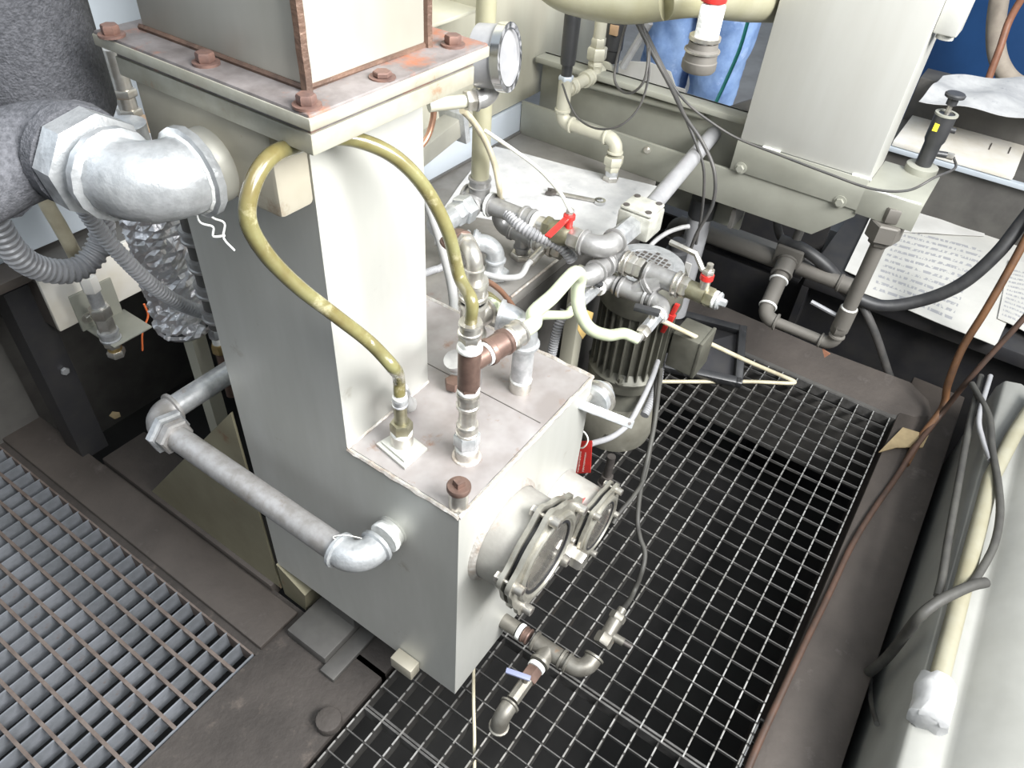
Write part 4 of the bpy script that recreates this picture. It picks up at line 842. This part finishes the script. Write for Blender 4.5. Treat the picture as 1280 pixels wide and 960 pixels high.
P_, R_ = ribbed([(706, 388, 'y', .57), (697, 410, 'y', .57), (690, 440, 'y', .57), (684, 470, 'y', .57)], .011, .006)
MB().tube(P_, R_, 10).build('corrugated_hose', CONDUIT, None, label='grey ribbed conduit running down beside the pale square post', cat='conduit')
r_ = thing('ochre_tag', py(735, 400, .50), 'ochre paper tag hanging beside the milky hose', 'tag')
MB().prism([py(727, 385, .5), py(742, 391, .5), py(737, 412, .5), py(728, 424, .5), py(722, 412, .5)], (0, .001, 0)).build('tag_card', YTAG, r_); MB().ring(py(731, 391, .499), Y, .002, .004, .001, 10).build('eyelet', BROWN, r_)
# ================================================================== PALE UPRIGHT PANEL, SENSOR SHELF AND PIPES AT THE RIGHT
r_ = thing('upright_cabinet', (1.7, .31, .59), 'tall pale grey upright cabinet front standing on the bolted plate', 'cabinet')
MB().box((1.650, .165, .663), (1.654, .455, 1.5)).build('front_sheet', PANEL, r_, .0015)
MB().box((1.654, .165, .645), (1.80, .169, 1.5)).build('side_flange', PANEL, r_, .001)
MB().box((1.654, .451, .663), (1.80, .455, 1.5)).build('side_flange', PANEL, r_, .001)
for y0 in (.40, .20): MB().tube(wob(V((1.648, y0, .664)), V((1.648, y0-.04, .664)), 6, .001), .0028, 6).build('weld_spot', TAPE, r_)
p = px(1184, 26, 1.70); MB().box((1.675, .122, p.z-.02), (1.735, .165, p.z+.045)).build('hinge_block', PANEL, r_, .004)
MB().cyl(V((1.70, .143, p.z-.03)), V((1.70, .143, p.z-.02)), .016, n=16).build('hinge_pin', PANEL, r_)
r_ = thing('sensor_shelf', (1.70, .10, .60), 'grey-green angle shelf right of the pale upright panel', 'shelf')
MB().box((1.65, .045, .636), (1.82, .165, .645)).build('shelf_plate', PLATE, r_, .001); MB().box((1.645, .045, .585), (1.6515, .165, .645)).build('front_lip', PLATE, r_, .001)
MB().tube(wob(V((1.648, .165, .646)), V((1.648, .05, .646)), 12, .0006), .0025, 6).build('weld_line', TAPE, r_)
b0 = pz(1150, 214, .645); top = al(b0, 'z', 1182, 142)
r_ = thing('black_sensor', b0, 'black cylindrical sensor with screw cap standing on the shelf', 'sensor')
MB().lathe(b0, Z, [(0, .034), (.014, .034), (.016, .030)], 24).build('boss', PLATE, r_); L_ = (top-b0).length
MB().lathe(b0+Z*.016, Z, [(0, .017), (.05, .018), (L_*.45, .0215), (L_-.016, .0225)], 22).build('sensor_body', PLASTB, r_); MB().ring(top-Z*.002, Z, .017, .0235, .004, 24).build('top_rim', PLATE, r_)
MB().cyl(top, top+Z*.03, .0055, n=10).build('threaded_rod', NICK, r_); MB().lathe(top+Z*.02, Z, [(0, .011), (.012, .011), (.016, .020), (.021, .021), (.024, .018)], 18).build('cap_knob', PLASTB, r_)
q_ = al(b0, 'z', 1168, 152); MB().box((q_.x-.0225, q_.y+.002, q_.z-.012), (q_.x-.0185, q_.y+.012, q_.z+.004)).build('yellow_label', YEL, r_)
q_ = b0+Z*.045; pipe(r_, q_, q_+V((.012, -.035, 0)), .007, PLASTB, 'connector'); q2 = q_+V((.012, -.05, 0)); nut(r_, q_+V((.012, -.034, 0)), q2, .0075, NICK)
q3 = b0+Z*.1; pipe(r_, q3, q3+V((.006, -.03, 0)), .006, PLASTB, 'side_screw')
hose('sensor_cable', [q2, q2+V((-.005, -.012, -.02)), (1168, 222, 'x', 1.66), (1135, 238, 'x', 1.62), (1090, 236, 'x', 1.61), (1030, 215, 'x', 1.61), (970, 192, 'x', 1.61), (920, 172, 'x', 1.605), (885, 150, 'x', 1.59), (862, 132, 'x', 1.58), (845, 112, 'x', 1.58), (825, 75, 'x', 1.56), (808, 40, 'x', 1.54), (795, 18, 'x', 1.50)], .0028, DKCABLE, 'dark cable sagging from the black shelf sensor across the pale panel', 'cable')
# vertical pipe with union under the shelf
v0 = px(1118, 262, 1.66); vv = lambda v: al(v0, 'z', 1118-(v-262)*.44, v)
r_ = thing('shelf_pipe', vv(436), 'dusty vertical pipe with union under the sensor shelf, ending in a low elbow', 'pipe')
rp = .0165
nut(r_, vv(258), vv(275), .024, DUSTYP); nut(r_, vv(277), vv(298), .037, DUSTYP, 'union_nut'); nut(r_, vv(298), vv(305), .025, DUSTYP)
pipe(r_, vv(304), vv(388), rp, DUSTYP); tape(r_, vv(386), Z, rp*1.15, .006); pipe(r_, vv(386), vv(408), .021, DUSTYP, 'valve_body'); nut(r_, vv(404), vv(416), .021, DUSTYP)
Lc = vv(432); elbow(r_, Lc, Z, Y, .0145, DUSTYP, R=.024); sock(r_, Lc+Z*.03, vv(412), .017, DUSTYP)
q_ = vv(400); k_ = al(q_, V((.05, 1, .12)), 1009, 385); MB().tube([q_, q_.lerp(k_, .35), k_], .0055, 6).build('lever', CONDUIT, r_)
L1 = al(Lc, 'y', 953, 398); pipe(r_, Lc+Y*.025, L1-Y*.02, .0135, DUSTYP); L2d = V((.9, .1, .42)).normalized(); elbow(r_, L1, -Y, L2d, .0165, DUSTYP, R=.028)
L2 = al(L1, L2d, 988, 340); tape(r_, L1+L2d*.035, L2d, .0235, .006); pipe(r_, L1+L2d*.03, L2, .0205, DUSTYP); tape(r_, al(L1, L2d, 977, 352), L2d, .0245, .005)
sock(r_, L2-L2d*.02, L2+L2d*.03, .026, DUSTYP)
MB().prism([Lc+V((.0, -.004, -.026)), Lc+V((.0, .018, -.02)), Lc+V((-.004, .004, -.04))], (-.003, 0, 0)).build('red_flake', RUSTH, r_)
# horizontal pipe behind with a flange block
h0 = L2+L2d*.055; hh = lambda u, v: al(h0, 'y', u, v)
r_ = thing('cross_pipe', h0, 'dusty horizontal pipe with square block behind the vertical shelf pipe', 'pipe')
MB().obox(h0, X*.028, Y*.036, Z*.026).build('flange_block', DUSTYP, r_, .005)
MB().cyl(h0-Z*.03+Y*-.03, al(h0-Z*.03, 'y', 1062, 380), .0195, n=16).build('pipe', DUSTYP, r_); sock(r_, al(h0-Z*.03, 'y', 1040, 370), al(h0-Z*.03, 'y', 1058, 378), .0225, DUSTYP)
MB().cyl(h0-Z*.03+Y*.03, al(h0-Z*.03, 'y', 832, 320), .024, n=16).build('pipe', DUSTYP, r_); elbow(r_, al(h0-Z*.03, 'y', 828, 318), -Y, V((.2, 0, -1)), .022, DUSTYP, R=.035)
pipe(r_, h0+Z*.02, al(h0+V((.03, 0, .02)), Z, 975, 285)+Z*.06, .012, SHADE, 'upright')
# dark channel beam behind
a, b_ = px(886, 288, 1.95), px(1000, 338, 1.95)
r_ = thing('channel_beam', (1.95, .4, .1), 'black channel beam crossing the dark recess behind the pipes', 'beam')
MB().box((1.95, b_.y-.01, a.z-.045), (1.956, a.y+.25, a.z+.012)).build('web', DARKST, r_); MB().box((1.93, b_.y-.01, a.z+.012), (1.985, a.y+.25, a.z+.018)).build('top_flange', SHADE, r_); MB().box((1.93, b_.y-.01, a.z-.051), (1.985, a.y+.25, a.z-.045)).build('bottom_flange', DARKST, r_)
struct(MB().box((2.25, .275, -.9), (2.27, 1.35, .30)), 'added_void_sheet', DARKST)
# the sheet above is added to keep the void behind the pipes black
r_ = thing('black_cylinder_unit', (1.75, .50, .0), 'black and silver cylinder unit standing in the recess behind the conduit', 'cylinder')
c_ = px(868, 300, 1.72); MB().lathe(V((1.72, c_.y, .1)), Z, [(0, .03), (.31, .03), (.315, .026)], 20).build('sleeve', CONDUIT, r_)
c2 = px(855, 300, 1.66); MB().lathe(V((1.66, c2.y+.012, .05)), Z, [(0, .030), (.28, .030), (.285, .022), (.305, .022), (.31, .018)], 20).build('black_body', PLASTB, r_)
MB().lathe(V((1.72, c_.y, .415)), Z, [(0, .034), (.05, .034)], 18).build('black_cap', PLASTB, r_); MB().box((1.685, c_.y-.02, .2), (1.689, c_.y+.012, .29)).build('white_label', PAPERB, r_)
hose('thin_pipe', [(862, 283, 'x', 1.635), (850, 285, 'x', 1.62), (832, 292, 'x', 1.58), (815, 305, 'x', 1.55), (806, 320, 'x', 1.50)], .006, GREYH, 'thin grey pipe bending from the black cylinder unit to the motor', 'pipe')
# ---------------- papers on a dark ledge
r_ = thing('dark_ledge', (2.4, 0, 0), 'dark machine ledge carrying the printed papers at the right', 'ledge')
MB().box((2.02, -.75, .15), (2.95, .26, .192)).build('ledge_top', DARKST, r_, .004)
MB().box((2.08, -.75, -.9), (2.10, .24, .15)).build('ledge_skirt', DARKST, r_)
MB().box((2.02, .24, -.9), (2.95, .26, .15)).build('ledge_skirt', DARKST, r_)
sheet('paper_sheet', [(1100, 246, 'z', .20), (1170, 262, 'z', .20), (1130, 380, 'z', .20), (1056, 338, 'z', .20)], PAPERB, 'blank white paper sheet half hidden behind the vertical pipe', 'paper', wav=.003, uvm=True)
sheet('paper_sheet', [(1118, 268, 'z', .206), (1300, 312, 'z', .206), (1244, 434, 'z', .206), (1078, 366, 'z', .206)], PAPERT, 'large printed paper sheet with rows of text on the dark ledge', 'paper', wav=.003, uvm=True)
sheet('paper_sheet', [(1140, 250, 'z', .212), (1235, 263, 'z', .212), (1230, 296, 'z', .212), (1125, 290, 'z', .212)], PAPERB, 'plain upper paper sheet overlapping the printed one', 'paper', wav=.002, uvm=True)
sheet('paper_sheet', [(1262, 325, 'z', .212), (1330, 335, 'z', .212), (1310, 430, 'z', .212), (1247, 398, 'z', .212)], PAPERT, 'small printed paper corner at the right picture edge', 'paper', wav=.002, uvm=True)
# dark cabinet, plank, cloth, blue drum behind
r_ = thing('dark_cabinet', (2.75, 0, 0), 'dark grey cabinet with pale top board behind the papers', 'cabinet')
a = pz(1130, 176, .42); MB().box((a.x, -.9, .20), (a.x+.37, .26, .40)).build('cabinet_body', SHADE, r_, .004)
b_ = pz(1135, 150, .42); MB().box((a.x-.02, -.12, .402), (a.x+.25, .235, .42)).build('top_board', WHITEP, r_, .003)
MB().box((a.x-.025, -.9, .385), (a.x-.001, .26, .40)).build('front_rail', BLUEG, r_, .002)
for k, (u, v) in enumerate(((1238, 183), (1262, 188))): 
    p = pz(u, v, .421); MB().obox(p, X*.03, Y*.0015, Z*.0012).build('dark_mark', DARKI, r_)
MB().box((a.x+.25, -.9, .20), (a.x+.37, .26, .54)).build('rear_box', SHADE, r_, .004)
sheet('white_rag', [(1148, 128, 'z', .55), (1176, 101, 'z', .55), (1330, 106, 'z', .55), (1330, 160, 'z', .55)], CLOTH, 'creased pale rag draped on the dark box below the blue drum', 'cloth', wav=.012, n=18)
c_ = pz(1240, 60, .5)
r_ = thing('blue_tank', (4.3, .15, 0), 'deep blue painted tank at the upper right corner', 'tank')
MB().lathe(V((4.35, -.02, -.02)), Z, [(0, .72), (1.6, .72), (1.64, .68), (1.66, .60)], 48).build('tank_shell', BLUEW, r_)
R_ = []
hose('rope_hose', [(1252, -20, 'x', 3.3), (1245, 30, 'x', 3.3), (1247, 70, 'x', 3.3), (1262, 98, 'x', 3.28), (1285, 108, 'x', 3.26), (1320, 95, 'x', 3.26)], .032, ROPE, 'thick pale hose loop hanging before the blue tank', 'hose')
hose('brown_rod_hose', [(1282, -10, 'x', 3.15), (1262, 25, 'x', 3.15), (1250, 60, 'x', 3.12), (1236, 98, 'x', 3.1), (1234, 112, 'x', 3.1)], .012, RUSTH, 'thin red-brown hose hanging in front of the pale hose loop', 'hose')
# black and brown hoses at the right
hose('black_hose', [(1320, 225, 'x', 2.05), (1282, 272, 'x', 2.02), (1245, 318, 'x', 1.98), (1200, 356, 'x', 1.95), (1150, 376, 'x', 1.93), (1100, 382, 'x', 1.90), (1060, 365, 'x', 1.88), (1035, 335, 'x', 1.86), (1005, 312, 'x', 1.85), (975, 300, 'x', 1.85)], .0165, RUBBER, 'thick black hose sweeping under the printed papers', 'hose', n=12)
hose('black_hose', [(970, 262, 'x', 1.9), (978, 300, 'x', 1.9), (1020, 335, 'x', 1.9), (1068, 370, 'x', 1.9), (1092, 412, 'x', 1.9), (1112, 470, 'x', 1.95), (1125, 500, 'x', 2.0)], .011, DKCABLE, 'black cable dropping behind the vertical pipe into the recess', 'cable')
hose('brown_hose', [(1305, 255, 'x', 2.0), (1268, 325, 'x', 1.96), (1232, 388, 'x', 1.92), (1203, 435, 'x', 1.9), (1185, 480, 'x', 1.87), (1178, 510, 'z', .06), (1150, 548, 'z', .02), (1132, 580, 'z', .010)], .0095, BROWNH, 'brown hose falling to the kerb, left one of the pair', 'hose')
hose('brown_hose', [(1330, 335, 'x', 1.90), (1282, 395, 'x', 1.86), (1245, 436, 'x', 1.84), (1208, 478, 'x', 1.82), (1175, 520, 'z', .05), (1145, 558, 'z', .03), (1120, 597, 'z', .012), (1090, 640, 'z', .012), (1063, 685, 'z', .012), (1035, 745, 'z', .012), (1008, 800, 'z', .012), (980, 860, 'z', .012), (950, 925, 'z', .012), (925, 985, 'z', .012)], .0068, RUSTD, 'brown hose running down and all along the kerb beside the grating', 'hose')
# ---------------- pale machine casing at the lower right
prof = [(-.287, -.4), (-.287, .17), (-.296, .195), (-.33, .203), (-.352, .196), (-.362, .205), (-.39, .238), (-.44, .262), (-.60, .30), (-1.0, .34), (-1.0, -.4)]
MB().prism([V((.25, y, z)) for y, z in prof], (1.62, 0, 0)).build('machine_casing', CASING, None, .006, label='large pale rounded machine casing in the lower right corner', cat='casing')
r_ = thing('cream_pipe', (1.0, -.312, .21), 'cream pipe with rough white lagged end along the casing edge', 'pipe')
yc = -.313; pa = py(1105, 925, yc); MB().tube([V((pa.x-.0, yc, .219)), V((1.45, yc, .219)), V((1.62, yc-.02, .225)), V((1.8, yc-.05, .235))], .0155, 14).build('pipe', CREAMP, r_)
mb = MB().lathe(V((pa.x+.012, yc, .217)), -X, [(0, .016), (.004, .026), (.03, .030), (.06, .027), (.085, .03), (.09, .02)], 18)
for q_ in mb.v: q_ += V((random.uniform(-1, 1), random.uniform(-1, 1), random.uniform(-1, 1)))*.0028
mb.build('lagged_end', CLOTH, r_)
hose('grey_cable', [(1215, 480, 'z', .21), (1236, 520, 'z', .235), (1240, 560, 'z', .235), (1247, 600, 'z', .24), (1250, 640, 'z', .24), (1243, 680, 'z', .24), (1225, 715, 'z', .235), (1210, 735, 'z', .24)], .0075, GCABLE, 'grey cable winding down over the casing to the bend', 'cable')
hose('grey_cable', [(1226, 470, 'z', .205), (1210, 540, 'z', .205), (1197, 610, 'z', .205), (1186, 670, 'z', .205), (1178, 720, 'z', .205), (1172, 745, 'z', .200)], .0075, GCABLE, 'dusty grey cable lying straight along the casing edge', 'cable')
hose('grey_cable', [(1238, 470, 'z', .225), (1224, 520, 'z', .225), (1228, 548, 'z', .225), (1238, 575, 'z', .232)], .006, CONDUIT, 'short pale grey cable beside the winding cable on the casing', 'cable')
hose('grey_cable', [(1232, 728, 'z', .255), (1215, 732, 'z', .262), (1192, 742, 'z', .262), (1170, 754, 'z', .258), (1148, 772, 'z', .235), (1130, 795, 'z', .16), (1110, 820, 'z', .08), (1090, 838, 'z', .02), (1078, 845, 'z', -.04)], .0095, GCABLE, 'thick dark cable crossing the cream pipe into the gap', 'cable')
hose('grey_cable', [(1108, 756, 'y', -.272), (1096, 790, 'y', -.272), (1090, 830, 'y', -.272), (1088, 870, 'y', -.272), (1096, 905, 'y', -.272)], .0045, GCABLE, 'thin cable hanging loose in the dark gap by the kerb', 'cable')
# ================================================================== TOP CENTRE
# olive overhead pipe
p = [(650, -60, 'x', 1.28), (695, -14, 'x', 1.28), (740, 2, 'x', 1.28), (785, 7, 'x', 1.28), (830, 2, 'x', 1.29), (875, -6, 'x', 1.36), (920, -3, 'x', 1.55), (965, 0, 'x', 1.75), (1010, 4, 'x', 1.9)]
r_ = thing('overhead_pipe', pt(p[3]), 'fat olive pipe crossing the top of the picture', 'pipe')
MB().tube(spline(p[:5], 8), .030, 20).build('pipe_bend', OLVP, r_); MB().tube(spline(p[4:], 8), [.030+.014*min(1, i/20) for i in range(33)], 20).build('pipe', OLVP, r_)
# red and white valve actuator with grey coupling
c_ = px(872, 88, 1.25); a = al(c_, 'z', 880, 28)
r_ = thing('coupling_valve', c_, 'grey threaded coupling with white and red cap hanging under the overhead pipe', 'valve')
L_ = (a-c_).length; MB().lathe(c_, Z, [(0, .026), (.004, .029), (L_*.22, .029), (L_*.24, .0275), (L_*.40, .0265), (L_*.42, .0285), (L_*.46, .0285), (L_*.5, .025), (L_*.62, .024)], 26).build('coupling', DUSTYP, r_)
MB().ring(c_+Z*L_*.42, Z, .024, .0298, .003, 26).build('bright_ring', NICK, r_); MB().ring(c_+Z*L_*.66, Z, .018, .0262, .006, 26).build('bright_ring', NICK, r_)
MB().obox(c_+Z*(L_*1.0), X*.021, Y*.0135, Z*.032).build('white_body', TAPE, r_, .006); MB().obox(c_+Z*(L_*1.0)-Y*.012, X*.012, Y*.008, Z*.03).build('white_body', TAPE, r_, .004)
MB().lathe(c_+Z*(L_*1.0+.033), Z, [(0, .021), (.012, .022), (.03, .020)], 20).build('red_cap', RED, r_)
# pipework with the black sensor on the bench back edge
g0 = pz(763, 226, BZ); gz = lambda u, v: al(g0, 'z', u, v)
r_ = thing('sensor_pipe', g0, 'pale pipe run with union and tall black sensor at the back of the bench', 'pipe')
rg = .0145
nut(r_, g0, gz(762, 219), .020, NICK); pipe(r_, gz(762, 219), gz(762, 212), .016, GALV, 'thread'); nut(r_, gz(762, 213), gz(762, 203), .019, PALE); nut(r_, gz(762, 205), gz(762, 194), .0245, PALE, 'union_nut')
G1 = gz(762, 174); elbow(r_, G1, -Z, Y, rg, PALE, R=.024); G2 = al(G1, 'y', 698, 163); pipe(r_, G1+Y*.025, G2-Y*.02, rg, PALE); elbow(r_, G2, -Y, Z, rg, PALE, R=.024)
gu = lambda v: al(G2, 'z', 699+(163-v)*.10, v)
nut(r_, G2+Z*.03, gu(140), .020, PALE); pipe(r_, gu(140), gu(98), .0165, PALE, 'pipe'); nut(r_, gu(100), gu(94), .0185, BLUEG, 'grey_nut')
pipe(r_, gu(94), gu(80), .013, PLASTB, 'sensor_neck'); MB().lathe(gu(80), Z, [(0, .017), (.01, .0185), (.115, .0195), (.12, .0225), (.16, .0225)], 20).build('sensor_body', PLASTB, r_)
G3 = al(gu(113), 'x', 742, 92); pipe(r_, gu(113), G3-X*.02, rg, PALE, 'branch'); sock(r_, gu(113)+X*.02, gu(113)+X*.045, .0185, PALE); sock(r_, G3-X*.05, G3-X*.02, .0185, PALE); tee(r_, G3, X, Z, rg, PALE, .03)
gt = lambda v: al(G3, 'z', 742, v); nut(r_, gt(84), gt(75), .0195, PALE); nut(r_, gt(74), gt(58), .0255, PALE, 'union_nut'); nut(r_, gt(58), gt(46), .0185, PALE); pipe(r_, gt(48), gt(10), rg*1.05, PALE)
G4 = al(G3, 'x', 762, 80); elbow(r_, G4, -X, Z*-1, rg, PALE, R=.024); nut(r_, G4-Z*.03, G4-Z*.055, .019, BRASS); nut(r_, G4-Z*.055, G4-Z*.085, .020, PALE); pipe(r_, G4-Z*.085, V((G4.x, G4.y, BZ)) if G4.x < 1.65 else G4-Z*.13, .0155, PALE, 'pipe')
q_ = al(G4, 'z', 770, 70); MB().lathe(G4+Z*.012, Z, [(0, .019), (.03, .021), (.032, .024), (.11, .024), (.114, .018)], 20).build('black_switch', PLASTB, r_); MB().obox(G4+V((-.022, -.006, .095)), X*.004, Y*.011, Z*.012).build('beige_button', COPPERP, r_, .001)
# dark cables hanging from the overhead pipe
hose('hanging_cable', [(792, 20, 'x', 1.45), (812, 60, 'x', 1.47), (838, 108, 'x', 1.50), (856, 145, 'x', 1.54), (878, 178, 'x', 1.56), (893, 215, 'x', 1.55), (891, 255, 'x', 1.55), (872, 290, 'x', 1.55), (862, 315, 'x', 1.56)], .0042, DKCABLE, 'dark cable hanging from the overhead pipe down behind the conduit', 'cable')
hose('hanging_cable', [(798, 22, 'x', 1.47), (818, 66, 'x', 1.49), (842, 112, 'x', 1.52), (858, 150, 'x', 1.57), (872, 185, 'x', 1.58), (880, 215, 'x', 1.58), (878, 260, 'x', 1.58), (870, 305, 'x', 1.6)], .0034, DKCABLE, 'second thinner dark cable bundled with the hanging one', 'cable')
hose('hanging_cable', [(786, 18, 'x', 1.5), (776, 55, 'x', 1.5), (768, 95, 'x', 1.48), (776, 113, 'x', 1.46), (792, 115, 'x', 1.44), (806, 98, 'x', 1.44), (810, 62, 'x', 1.46), (803, 28, 'x', 1.48)], .0028, DKCABLE, 'thin black cable hanging in a small loop beside the black switch', 'cable')
hose('hanging_cable', [(812, 60, 'x', 1.46), (810, 100, 'x', 1.45), (798, 135, 'x', 1.44), (775, 157, 'x', 1.42), (748, 161, 'x', 1.42), (725, 150, 'x', 1.44), (712, 130, 'x', 1.46), (703, 105, 'x', 1.50)], .0024, DKCABLE, 'thin black cable in a wide sagging loop over the bench', 'cable')
hose('green_cord', [(938, 15, 'x', 1.9), (925, 60, 'x', 1.88), (908, 100, 'x', 1.85), (894, 130, 'x', 1.82)], .0045, GRN, 'straight teal cord hanging in front of the jeans', 'cord')
# pressure gauge on its elbow
GA = py(596, 128, .70)
r_ = thing('pressure_gauge', GA, 'round white pressure gauge on a grey elbow right of the flange', 'gauge')
gd = V((.22, -.95, .12)).normalized()
gc = py(632, 72, .62); 
MB().lathe(gc-gd*.045, gd, [(0, .038), (.004, .044), (.036, .044), (.038, .047), (.052, .047), (.052, .040), (.047, .039)], 40).build('gauge_case', CONDUIT, r_)
MB().ring(gc-gd*.006, gd, .0385, .0475, .013, 40).build('bezel', CHROME, r_); di = MB().lathe(gc-gd*.002, gd, [(0, .039), (.002, .039)], 36).build('dial', DIAL, r_)
hx = gd.cross(Z).normalized(); hz = hx.cross(gd)
for k in range(9):
    th = math.radians(225-270*k/8); e = hx*-math.cos(th)*-1+hz*math.sin(th); MB().obox(gc+gd*.0004+e*.033, e*.003, e.cross(gd)*.0007, gd*.0003).build('scale_mark', DARKI, di)
MB().obox(gc+gd*.001-hx*.004, hx*.014, hz*.0014, gd*.0004).build('needle', SHADE, r_)
GE = al(gc-gd*.02, 'z', 604, 122); elbow(r_, GE, Z, V((-.85, .5, 0)), .0125, MALL, R=.02); pipe(r_, GE+Z*.02, gc-gd*.02-Z*.035, .0095, PALE, 'stem'); tape(r_, GE+Z*.026, Z, .0165)
d_ = V((-.85, .5, 0)).normalized(); nut(r_, GE+d_*.026, GE+d_*.042, .0165, NICK); pipe(r_, GE+d_*.04, GE+d_*.10, .010, PALE, 'pipe')
# white carton behind the lip
a = px(770, 112, 1.80); b_ = px(842, 118, 1.80)
r_ = thing('white_carton', (1.83, (a.y+b_.y)/2, .6), 'bright white cut sheet of card standing behind the bench back plate', 'card')
MB().prism([px(770, 118, 1.80), px(774, 76, 1.80), px(812, 78, 1.80), px(838, 90, 1.80), px(844, 108, 1.80), px(856, 112, 1.80), px(858, 135, 1.80), px(775, 130, 1.80)], (.004, 0, 0)).build('card', PAPERB, r_)
a, b_ = px(778, 84, 1.76), px(812, 28, 1.76); MB().tube([a, b_], .010, 8).build('grey_handle', CONDUIT, r_)
# person in jeans behind the machine
def skin(name, J, E_, m, parent, sub=2):
    me = bpy.data.meshes.new(name); me.from_pydata([V(p)-V(parent['_off']) for p, _ in J], E_, []); o = bpy.data.objects.new(name, me); COL.objects.link(o); o.parent = parent; o['_off'] = parent['_off']
    md = o.modifiers.new('Skin', 'SKIN'); md.use_smooth_shade = True
    for i, (_, r) in enumerate(J): me.skin_vertices[0].data[i].radius = (r, r) if not hasattr(r, '__len__') else r
    me.skin_vertices[0].data[0].use_root = True
    o.modifiers.new('Sub', 'SUBSURF').levels = sub; o.modifiers['Sub'].render_levels = sub; me.materials.append(m); return o
k_ = px(858, 80, 2.35); pc = V((2.42, k_.y, -.02)); G0 = -.02
pers = thing('person', pc, 'person in faded blue jeans and grey shirt standing behind the bench back plate', 'person')
hip = V((2.44, pc.y+.0, .88)); s_ = .095
body = [(hip, .125), (hip+Z*.16, .125), (hip+Z*.34, .14), (hip+Z*.50, .10), (hip+Z*.58, .055), (hip+Z*.66, .075), (hip+Z*.76, .092), (hip+Z*.84, .06)]
edges = [(0, 1), (1, 2), (2, 3), (3, 4), (4, 5), (5, 6), (6, 7)]
for sg in (1, -1):
    n0 = len(body); sh = hip+V((0, sg*.185, .48)); el = sh+V((-.03, sg*.07, -.28)); wr = el+V((-.20, -sg*.02, -.12)); hd = wr+V((-.07, 0, -.03))
    body += [(sh, .06), (el, .042), (wr, .028), (hd, .026)]; edges += [(3, n0), (n0, n0+1), (n0+1, n0+2), (n0+2, n0+3)]
    for f_ in range(5):
        n1 = len(body); off = V((-.02, sg*(-.028+.016*f_), -.004)) if f_ else V((.02, -sg*.035, -.01))
        body += [(hd+off, .0095), (hd+off+V((-.045 if f_ else -.03, 0, -.014)), .0085), (hd+off+V((-.075 if f_ else -.05, 0, -.034)), .0075)]; edges += [(n0+3, n1), (n1, n1+1), (n1+1, n1+2)]
for sg in (1, -1):
    n0 = len(body); body += [(hip+V((0, sg*s_, -.05)), .085), (V((2.40, pc.y+sg*.088, .47)), .062), (V((2.45, pc.y+sg*.09, .09)), .045), (V((2.33, pc.y+sg*.10, .03)), .035)]; edges += [(0, n0), (n0, n0+1), (n0+1, n0+2), (n0+2, n0+3)]
skin('body', body, edges, SKIN, pers)
skin('shirt', [(hip+Z*.06, .145), (hip+Z*.2, .145), (hip+Z*.36, .155), (hip+Z*.50, .11)]+[(hip+V((0, sg*.19, .48)), .075) for sg in (1, -1)]+[(hip+V((-.02, sg*.235, .30)), .06) for sg in (1, -1)], [(0, 1), (1, 2), (2, 3), (3, 4), (3, 5), (4, 6), (5, 7)], SHIRT, pers)
jn = []
JJ = [(hip+Z*.04, .145), (hip-Z*.04, .145)]; JE = [(0, 1)]
for sg in (1, -1):
    n0 = len(JJ); JJ += [(hip+V((-.005, sg*.090, -.12)), .103), (V((2.41, pc.y+sg*.088, .62)), .094), (V((2.385, pc.y+sg*.086, .49)), .083), (V((2.405, pc.y+sg*.088, .38)), .080), (V((2.44, pc.y+sg*.09, .08)), .075)]
    JE += [(1, n0), (n0, n0+1), (n0+1, n0+2), (n0+2, n0+3), (n0+3, n0+4)]
jo = skin('jeans', JJ, JE, JEANS, pers, 3)
tx = bpy.data.textures.new('folds', 'CLOUDS'); tx.noise_scale = .06; dm = jo.modifiers.new('Folds', 'DISPLACE'); dm.texture = tx; dm.strength = .03; dm.mid_level = .5
hh_ = hip+Z*.78
MB().ball(hh_+V((.012, 0, .03)), .104, 16, (1, .9, .95)).build('hair', HAIR, pers)
for sg in (1, -1):
    MB().ball(hh_+V((-.088, sg*.034, -.01)), .012, 10).build('eye', TAPE, pers); MB().ball(hh_+V((.0, sg*.09, -.02)), .026, 10, (.6, .4, 1)).build('ear', SKIN, pers)
    MB().obox(V((2.38, pc.y+sg*.095, .025)), X*.13, Y*.045, Z*.045).build('shoe', SHOE, pers, .02)
MB().obox(hh_+V((-.098, 0, -.03)), X*.014, Y*.011, Z*.022).build('nose', SKIN, pers, .006); MB().obox(hh_+V((-.086, 0, -.068)), X*.006, Y*.022, Z*.005).build('mouth', RUSTH, pers, .002)
